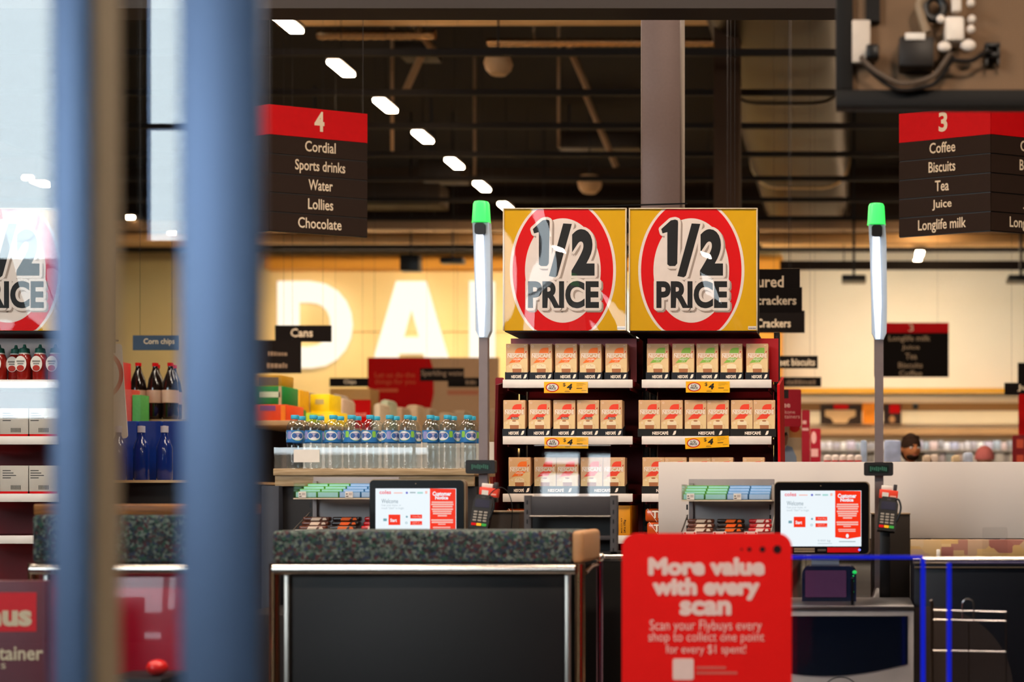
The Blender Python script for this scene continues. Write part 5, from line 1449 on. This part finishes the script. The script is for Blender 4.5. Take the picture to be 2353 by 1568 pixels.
for i, (a, b_, t, c_) in enumerate(((766, 790, 914, '#b8a088'), (758, 776, 905, '#a8998c'), (856, 874, 926, '#c8b89c'), (870, 892, 918, '#b8c0a0'), (896, 925, 935, '#b89878'), (930, 960, 930, '#c8ac88'), (962, 990, 938, '#a89070'), (1004, 1030, 948, '#c0a888'), (1034, 1070, 944, '#b09878'), (1120, 1140, 940, '#a88c6c'))):
    goods(a, b_, t, 11.5 + i * .55, .3, c_, 'pale_goods_%d' % i, 'blurred pale pack on the left shelf unit, %s from the yellow boxes' % ORD[i], cat='pack', b=.04, name='product_pack', grp='pale packs behind the bottles')
bonus = hung_board(788, 851, 919, 990, 12.6, [('Bonus', 797, 842, 946, 957)], 'dull red card reading Bonus behind the water bottles', redp, cat='poster', name='promotion_card', group=None, tm=mat('salmon_lettering', '#e08a78', .5), hang=False)
MB().box(X(788, 12.6), X(851, 12.6), 12.62, 12.7, GTOP, Z(990, 12.6), DARK).build('base', bonus)
m = MB().box(X(757, 16), X(851, 16), 16, 16.3, GTOP + .2, Z(893, 16), mat('amber_shelf_top', '#b88a4c', .5), .01); m.box(X(757, 16), X(851, 16), 16.05, 16.3, 0, GTOP + .2, gm)
m.build('display_rack', label='amber topped rack below the short blade sign', cat='rack')
# ================================================================ SHELF UNIT BEHIND THE COFFEE DISPLAY AND ITS POSTERS
gb = thing('gondola_shelf', (-1, 7.2, 0), 'dark shelf unit running back behind the coffee display', 'shelving')
MB().box(-1.25, -.72, 8.0, 20.0, .02, 1.5, MATS['dark_shelf_body']).build('body', gb)
for z in (.4, .8, 1.2): MB().box(-.73, -.61, 8.05, 20, z - .02, z, gm).build('shelf', gb)
def stand_poster(px0, px1, py0, py1, Y, lab, draw, hangz=None, m_=None, nm='promotion_poster'):
    r = thing(nm, (X((px0 + px1) / 2, Y), Y, 0), lab, 'poster', None)
    m = MB().rrect(X(px0, Y), X(px1, Y), Z(py1, Y), Z(py0, Y), 4 * Y / FP, Y, Y + .006, m_ or mat('poster_crimson', '#a00c22', .5))
    draw(m, Y); m.build('printed_board', r)
    MB().box(X(px0 + (px1 - px0) * .45, Y), X(px0 + (px1 - px0) * .55, Y), Y + .007, Y + .02, 0, Z(py0, Y), DARK).build('post', r)
    return r
PK = mat('rose_lettering', '#e0a8a0', .5)
def free(m, Y):
    m.prect(1793, 1812, 896, 916, Y, mat('black_tag', '#1e1a18', .5), .001)
    m.ptext('Free', 1785, 1816, 924, 937, Y, PK, dy=.001, bold=.03, res=2); m.ptext('Curtis Stone', 1762, 1827, 943, 951, Y, PK, dy=.001, res=2); m.ptext('& Containers', 1768, 1838, 953, 962, Y, PK, dy=.001, res=2)
stand_poster(1750, 1841, 895, 981, 9.0, 'crimson poster reading Free right of the coffee display', free)
def man_poster(m, Y):
    m.prect(1796, 1842, 981, 1090, Y, mat('cream_poster', '#c8b08c', .5), .0005)
    m.prect(1813, 1842, 985, 1006, Y, mat('orange_poster_patch', '#c88a4c', .5), .001)
    m.disc(X(1826, Y), Z(983, Y), 12 * Y / FP, 11 * Y / FP, Y - .0015, mat('seal_red', '#c01c1c', .5), 20)
    m.ppoly([(1800, 1100), (1802, 1035), (1808, 1024), (1820, 1028), (1830, 1050), (1834, 1100)], Y, mat('shirt_grey_blue_print', '#8090a4', .5), .0012)
    m.ppoly([(1802, 1026), (1803, 1000), (1808, 996), (1811, 1006), (1808, 1022)], Y, mat('skin_print', '#9a6a4c', .5), .0012)
    m.ppoly([(1801, 1006), (1802, 995), (1808, 993), (1811, 1003), (1807, 1000)], Y, mat('dark_hair_print', '#33261c', .5), .0015)
stand_poster(1788, 1842, 980, 1100, 9.2, 'cream poster with a printed figure in a blue shirt below the Free poster', man_poster)
stand_poster(1842, 1861, 943, 1100, 10.5, 'narrow crimson poster right of the printed figure', lambda m, Y: (m.prect(1844, 1853, 967, 975, Y, PK, .001), m.prect(1843, 1858, 984, 990, Y, PK, .001)))
stand_poster(1862, 1886, 985, 1100, 11.5, 'rounded red poster nearest the chiller products', lambda m, Y: (m.disc(X(1870, Y), Z(1006, Y), 6 * Y / FP, 14 * Y / FP, Y - .001, PK, 18), m.prect(1864, 1880, 1032, 1050, Y, PK, .001)))
stand_poster(1138, 1158, 868, 1100, 7.9, 'slim dark red poster squeezed left of the coffee display', lambda m, Y: (m.prect(1140, 1160, 935, 1100, Y, mat('near_black_print', '#1c0c0c', .5), .001), m.ptext('YO', 1142, 1160, 973, 990, Y, CREAM, dy=.002, res=2), m.prect(1142, 1158, 993, 1001, Y, ORA, .002), m.ptext('g', 1146, 1154, 902, 914, Y, PK, dy=.001)))
stand_poster(2326, 2420, 1000, 1100, 12.0, 'dark red stack of printed cards at the right edge', lambda m, Y: (m.prect(2336, 2352, 1010, 1030, Y, mat('rust_print', '#b0452c', .5), .001), m.prect(2336, 2352, 1046, 1064, Y, MATS['rust_print'], .001)), m_=mat('stack_dark_red', '#6c0c10', .5))
stand_poster(2340, 2430, 906, 1000, 13.4, 'bright red poster above the dark red stack at the right edge', lambda m, Y: None, m_=redp)
yl = mat('yellow_red_flag', '#d8c020', .5)
stand_poster(1122, 1146, 1088, 1200, 6.9, 'yellow card with a brown band between the pole and the red bay', lambda m, Y: m.ppoly([(1122, 1088), (1132, 1088), (1146, 1160), (1136, 1160)], Y, mat('brown_red_band', '#7c2a18', .5), .001), m_=yl)
# ================================================================ CHILLER ALONG THE CREAM WALL
ch = thing('refrigerated_case', (X(2100, 24), 24, 0), 'long lit chiller along the cream back wall, shelves of white packs', 'chiller')
x0, x1 = X(1830, 24), X(2640, 24)
cream = mat('chiller_cream', '#f4e4c6', .5, var=.03, scale=3)
MB().box(x0, x1, 26.0, 26.1, 0, Z(905, 26), mat('chiller_back', '#c9bca6', .6)).build('back_panel', ch)
MB().box(x0, x1, 24, 26.0, Z(905, 24) - .04, Z(905, 24), cream).build('canopy', ch)
MB().box(x0, x1, 24, 24.05, Z(926, 24), Z(906, 24), cream).build('upper_fascia', ch)
MB().box(x0, x1, 23.9, 24.05, Z(944, 24), Z(927, 24), mat('brown_rail', '#8c6236', .5)).build('brown_rail', ch)
MB().box(x0, x1, 24.0, 24.05, Z(985, 24), Z(945, 24), cream).build('lower_fascia', ch)
MB().box(x0, x1, 23.8, 24.05, Z(1001, 24), Z(986, 24), mat('tan_bumper', '#b08a62', .5)).build('bumper', ch)
chl = mat('chiller_light', '#ffffff', .5, var=0)
n_ = chl.node_tree.nodes['Principled BSDF']; n_.inputs['Emission Color'].default_value = (.95, .97, 1, 1); n_.inputs['Emission Strength'].default_value = 9
MB().box(x0, x1, 24.06, 24.12, Z(1000, 24), Z(997, 24), chl).build('inner_lamp', ch)
cvl = mat('fascia_lamp', '#ffffff', .5, var=0)
n_ = cvl.node_tree.nodes['Principled BSDF']; n_.inputs['Emission Color'].default_value = (1, .85, .6, 1); n_.inputs['Emission Strength'].default_value = 19
MB().box(x0, x1, 23.45, 23.5, Z(1004, 23.5), Z(1001, 23.5), cvl).build('fascia_lamp', ch)
MB().box(x0, x1, 23.40, 23.445, Z(1008, 23.4), Z(999, 23.4), MATS['tan_bumper']).build('lamp_shield', ch)
m = MB()
for k in range(5): m.box(x0 + (x1 - x0) * k / 4 - .02, x0 + (x1 - x0) * k / 4 + .02, 23.44, 23.8, Z(1003, 23.4), Z(1000, 23.4), DARK)
m.build('lamp_arm', ch)
chz = [Z(1062, 24) - .0, Z(1034, 24)]
for z in chz + [.5, 1.1]: MB().box(x0, x1, 24.1, 25.9, z - .03, z, LGREY).build('shelf', ch)
pc = ['#b8b0ae', '#c9c2c0', '#a39a9c', '#d6cfc6', '#b4a7b0', '#9aa2a8', '#c8b0a8', '#8f8a88', '#dcd8d8', '#a8a8b8']
random.seed(11)
k = 0
for si, z in enumerate(chz):
    px = 1878
    while px < 2330:
        w = random.uniform(12, 22); h = random.uniform(.12, .165)
        if not (2068 < px < 2110 and si == 0):
            m = MB().box(X(px, 24.2), X(px + w - 1.5, 24.2), 24.2, 24.5, z + .0005, z + h, mat('chilled_pack_%d' % (k % 10), pc[k % 10], .5, var=.25, scale=14), .012)
            m.build('chilled_pack', label='pale chilled pack, %s on the %s chiller shelf counted from the coffee display' % ('number %d' % (k + 1) if k >= 20 else ORD[k], ('lower', 'upper')[si]), cat='pack', group='pale packs in the chiller')
            k += 1
        px += w
    k = 0
# pictures on the chiller fascia
def pic(px0, px1, py0, py1, lab, c, draw):
    m = MB().pbox(px0, px1, py0, py1, 23.7, .02, c)
    draw(m); m.build('picture_panel', label=lab, cat='picture')
pic(1885, 1980, 930, 976, 'dark brown board with pale wording and red tab on the chiller', mat('dark_brown_board', '#2c1c10', .5), lambda m: (m.prect(1916, 1949, 930, 940, 23.7, RED, .003), m.ppoly([(1896, 943), (1966, 943), (1966, 957), (1952, 962), (1946, 973), (1916, 973), (1910, 962), (1896, 957)], 23.7, mat('pale_tan_wording', '#c49c70', .5), .003)))
pic(1982, 2012, 926, 974, 'orange picture panel on the chiller left of the pole', mat('orange_photo', '#e08018', .5, var=.5, scale=8), lambda m: None)
pic(2030, 2071, 929, 976, 'red and black picture panel on the chiller right of the pole', mat('dark_photo', '#28160e', .5, var=.5, scale=8), lambda m: (m.prect(2044, 2068, 930, 950, 23.7, RED, .003), m.disc(X(2050, 23.7), Z(964, 23.7), .05, .06, 23.697, mat('tan_photo', '#a87850', .5), 12)))
o = MB().sphere((X(2104, 23.6), 23.7, Z(934, 23.6)), .055, BLACK); o.tube([(X(2104, 23.6), 23.7, Z(934, 23.6)), (X(2104, 23.6), 23.89, Z(934, 23.6))], .02, BLACK, 8); o.build('sensor', label='small black round sensor on the brown chiller rail', cat='sensor')
# display table with white capped jars and pale packs just above the partition
tb = thing('display_table', (X(2000, 10), 10, 0), 'low display table behind the white partition', 'table')
ZT2 = Z(1063, 10) - .0
MB().box(X(1880, 10), X(2320, 10), 9.95, 10.7, ZT2 - .04, ZT2, LGREY).build('tabletop', tb)
for a in (1890, 2305):
    for yy in (10.0, 10.62): MB().box(X(a, 10) - .02, X(a, 10) + .02, yy, yy + .04, 0, ZT2 - .04, DARK).build('leg', tb)
def jar():
    r = thing('jar', (0, 0, 0), 'x', 'jar', 'white jars above the partition')
    MB().lathe(0, 0, [(.02, 0), (.026, .003), (.026, .014)], mat('jar_red', '#c8282c', .4), 16).build('body', r)
    MB().lathe(0, 0, [(.026, .0145), (.027, .03), (.024, .045), (.012, .053), (.001, .054)], mat('jar_white', '#dcd0c8', .4), 16).build('lid', r)
    return r
jp = jar()
for i, px in enumerate((1901, 1919, 1937, 1954, 1972)):
    o = jp if i == 0 else dup(jp)
    o.location = (X(px, 10.02), 10.02, ZT2); o['label'] = 'white lidded jar with red band, %s of five above the partition' % ordl(i, 5)
for i, (a, b_, t, c_, nm) in enumerate(((1978, 1992, 1012, '#a8bcd8', 'pale blue pack left of the pole'), (2032, 2070, 1012, '#a9b8d8', 'pale blue and white pack right of the pole'), (2122, 2138, 1046, '#c8b49c', 'cream tub right of the bearded man'), (2140, 2156, 1044, '#d6c6b8', 'white tub, second right of the bearded man'), (2190, 2206, 1046, '#cdb894', 'cream tub beside the slanting white pack'), (2216, 2236, 1040, '#b9c6dc', 'bluish white pack beside the pink cap'))):
    MB().box(X(a, 10.1), X(b_, 10.1), 10.1, 10.3, ZT2 + .0005, Z(t, 10.1), mat('table_goods_%d' % i, c_, .4, var=.3, scale=18), .012).build('product_pack', label=nm + ' on the table above the partition', cat='pack')

# ================================================================ PEOPLE
def person(px, pyt, Y, lab, skin, hair, top, pants, cap=None, beard=False, face=0.0):
    x = X(px, Y); h = Z(pyt, Y)
    r = thing('person', (x, Y, 0), lab, 'person')
    s = h / 1.75
    P = {'pel': (0, 0, .95), 'sp': (0, 0, 1.15), 'ch': (0, 0.01, 1.34), 'nk': (0, 0, 1.47), 'hb': (0, -.01, 1.53),
         'hl': (-.1, 0, .9), 'kl': (-.11, -.01, .5), 'al': (-.11, .03, .09), 'tl': (-.115, -.13, .04), 'hr': (.1, 0, .9), 'kr': (.11, -.01, .5), 'ar': (.11, .03, .09), 'tr': (.115, -.13, .04),
         'sl': (-.18, 0, 1.40), 'el': (-.25, .0, 1.14), 'wl': (-.24, -.16, .98), 'pl': (-.23, -.23, .95), 'sr': (.18, 0, 1.40), 'er': (.25, .0, 1.14), 'wr': (.24, -.16, .98), 'pr': (.23, -.23, .95)}
    Rr = {'pel': .15, 'sp': .14, 'ch': .155, 'nk': .06, 'hb': .055, 'hl': .095, 'kl': .065, 'al': .045, 'tl': .04, 'hr': .095, 'kr': .065, 'ar': .045, 'tr': .04, 'sl': .07, 'el': .05, 'wl': .034, 'pl': .035, 'sr': .07, 'er': .05, 'wr': .034, 'pr': .035}
    E = [('pel', 'sp'), ('sp', 'ch'), ('ch', 'nk'), ('nk', 'hb'), ('pel', 'hl'), ('hl', 'kl'), ('kl', 'al'), ('al', 'tl'), ('pel', 'hr'), ('hr', 'kr'), ('kr', 'ar'), ('ar', 'tr'), ('ch', 'sl'), ('sl', 'el'), ('el', 'wl'), ('wl', 'pl'), ('ch', 'sr'), ('sr', 'er'), ('er', 'wr'), ('wr', 'pr')]
    keys = list(P)
    fing = []
    for sd in ('l', 'r'):
        sx = -1 if sd == 'l' else 1
        for k in range(4):
            a = 'f%s%d' % (sd, k); b = 'g%s%d' % (sd, k)
            P[a] = (sx * (.23 + (k - 1.5) * .02), -.275, .94); P[b] = (sx * (.23 + (k - 1.5) * .021), -.30 - (.012 if k in (1, 2) else 0), .905)
            Rr[a] = .0095; Rr[b] = .008; E += [('p' + sd, a), (a, b)]
        P['t' + sd + '1'] = (sx * .185, -.225, .945); P['t' + sd + '2'] = (sx * .165, -.26, .93); Rr['t' + sd + '1'] = .0105; Rr['t' + sd + '2'] = .009
        E += [('w' + sd, 't' + sd + '1'), ('t' + sd + '1', 't' + sd + '2')]
    keys = list(P)
    me = bpy.data.meshes.new('body')
    me.from_pydata([(P[k][0] * s, P[k][1] * s, P[k][2] * s) for k in keys], [(keys.index(a), keys.index(b)) for a, b in E], [])
    o = bpy.data.objects.new('body', me); COL.objects.link(o)
    sk = o.modifiers.new('skin', 'SKIN')
    lay = me.skin_vertices[0] if me.skin_vertices else None
    for i, k in enumerate(keys):
        me.skin_vertices[0].data[i].radius = (Rr[k] * s * (1.15 if k in ('pel', 'sp', 'ch') else 1), Rr[k] * s * (.8 if k in ('pel', 'sp', 'ch') else 1))
        me.skin_vertices[0].data[i].use_root = (k == 'pel')
    sk.use_smooth_shade = True
    ss = o.modifiers.new('sub', 'SUBSURF'); ss.levels = 1; ss.render_levels = 1
    dg = bpy.context.evaluated_depsgraph_get()
    bme = bpy.data.meshes.new_from_object(o.evaluated_get(dg))
    bpy.data.objects.remove(o)
    hm = MB()
    hz = 1.635 * s; hr = .098 * s
    # head: a shaped, slightly egg formed ball with nose, ears, eyes and mouth
    vs = []; seg, rg = 28, 20; fs = []
    for j in range(rg + 1):
        t = -math.pi / 2 + math.pi * j / rg
        for i in range(seg):
            a = 2 * math.pi * i / seg
            vx, vy, vz = math.cos(t) * math.cos(a), math.cos(t) * math.sin(a), math.sin(t)
            w = .80 - (.16 * max(0, -vz) if vz < 0 else 0)
            yy = vy * (.98 - .06 * max(0, -vz))
            if vy < -.6 and -.35 < vz < .15 and abs(vx) < .22: yy -= .16 * (1 - abs(vx) / .22) * (1 - abs(vz + .12) / .3 if abs(vz + .12) < .3 else 0)
            if vy < -.5 and .02 < vz < .25 and .2 < abs(vx) < .55: yy += .05
            vs.append((vx * w * hr, yy * hr, hz + vz * 1.22 * hr))
    for j in range(rg):
        for i in range(seg): fs.append((j * seg + i, j * seg + (i + 1) % seg, (j + 1) * seg + (i + 1) % seg, (j + 1) * seg + i))
    n = len(bme.vertices)
    bv = [v.co[:] for v in bme.vertices]; bf = [tuple(p.vertices) for p in bme.polygons]
    rot = Matrix.Rotation(face, 4, 'Z')
    T = lambda pts: [tuple(rot @ Vector(p)) for p in pts]
    M = MB(Matrix.Translation((x, Y, 0)) @ rot)
    M.add(bv, bf, skin, True); M.add(vs, fs, skin, True)
    for sx in (-1, 1): M.sphere((sx * hr * .82, .01 * s, hz), .028 * s, skin, .4, .7, 1.1, 10, 8)
    M.build('body', r)
    F_ = MB(Matrix.Translation((x, Y, 0)) @ rot)
    for sx in (-1, 1):
        F_.sphere((sx * hr * .34, -hr * .86, hz + hr * .1), .011 * s, mat('eye_white', '#d8d0c8', .3), 1.3, .6, .8, 10, 8); F_.sphere((sx * hr * .34, -hr * .93, hz + hr * .1), .006 * s, BLACK, 1, .5, 1, 8, 6)
    F_.sphere((0, -hr * .86, hz - hr * .55), .02 * s, mat('lip', '#8c4a3c', .5), 1.2, .35, .3, 10, 8)
    F_.build('face', r)
    Hh = MB(Matrix.Translation((x, Y, 0)) @ rot)
    if cap is None:
        Hh.sphere((0, .014 * s, hz + .022 * s), hr * 1.08, hair, .84, 1.0, 1.16, 24, 12, -.1)
        Hh.sphere((0, .05 * s, hz - .02 * s), hr * .9, hair, .86, .75, 1.0, 20, 10, -.9)
        for k in range(14):
            a = k * 2.4; Hh.sphere((hr * .5 * math.cos(a), hr * .55 * math.sin(a) + .01, hz + hr * (.95 + .06 * (k % 3))), hr * .3, hair, 1, 1, .7, 8, 6)
        Hh.build('hair', r)
    else:
        Hh.sphere((0, .008 * s, hz + .02 * s), hr * 1.14, cap, .9, 1.02, 1.15, 24, 12, -.15); Hh.build('knitted_cap', r)
    if beard:
        B_ = MB(Matrix.Translation((x, Y, 0)) @ rot)
        B_.sphere((0, -.028 * s, hz - hr * .62), hr * .66, hair, .92, .9, .66, 20, 12, -1)
        B_.build('beard', r)
    # clothing follows the body: shirt over trunk and arms, trousers over the legs
    def cloth(name, z0, z1, m_, off, armz=None):
        bm = bmesh.new(); bm.from_mesh(bme)
        for v in bm.verts: v.co += v.normal * off
        kill = [f for f in bm.faces if not (z0 * s < f.calc_center_median().z < z1 * s and (armz is None or abs(f.calc_center_median().x) < armz * s))]
        bmesh.ops.delete(bm, geom=kill, context='FACES')
        bm.verts.index_update()
        c_ = MB(Matrix.Translation((x, Y, 0)) @ rot).add([v.co[:] for v in bm.verts], [tuple(v.index for v in f.verts) for f in bm.faces], m_, True)
        bm.free(); return c_.build(name, r)
    cloth('shirt', 1.0, 1.475, top, .012 * s)
    cloth('trousers', .1, 1.02, pants, .008 * s, .2)
    cloth('shoe', 0, .11, BLACK, .012 * s)
    return r
SK1 = mat('tanned_skin', '#a8683f', .5); SK2 = mat('pale_skin', '#c99a7c', .5)
person(2094, 1003, 11.6, 'bearded dark haired man looking down behind the white partition', SK1, mat('dark_hair', '#2a1a10', .8, spec=.1), mat('black_shirt', '#1a1614', .8), mat('dark_trousers', '#22222a', .8), beard=True, face=.35)
person(2263, 1032, 13.4, 'shopper in a dusty pink cap, only the cap showing above the partition', SK2, None, mat('grey_shirt', '#8a7a74', .8), mat('dark_trousers', '#22222a', .8), cap=mat('dusty_pink_knit', '#b8625c', .8, var=.12, scale=50), face=2.6)
# red ball on the dark floor stand behind the door
YB2 = 4.25
dsb = thing('counter_bin', (X(340, 4.3), 4.3, 0), 'dark bin below the crimson panel, seen through the door', 'bin')
MB().box(X(255, 4.3), X(402, 4.3), 4.22, 4.42, 0, Z(1552, 4.3), mat('bin_black', '#101014', .5), .01).build('body', dsb)
MB().sphere((X(346, YB2), YB2 + .04, Z(1538, YB2)), .031, mat('glossy_red', '#d01c1c', .3, coat=.5), 1, 1, .8).build('ball', label='small red rounded knob lying on the dark bin behind the door', cat='ball')
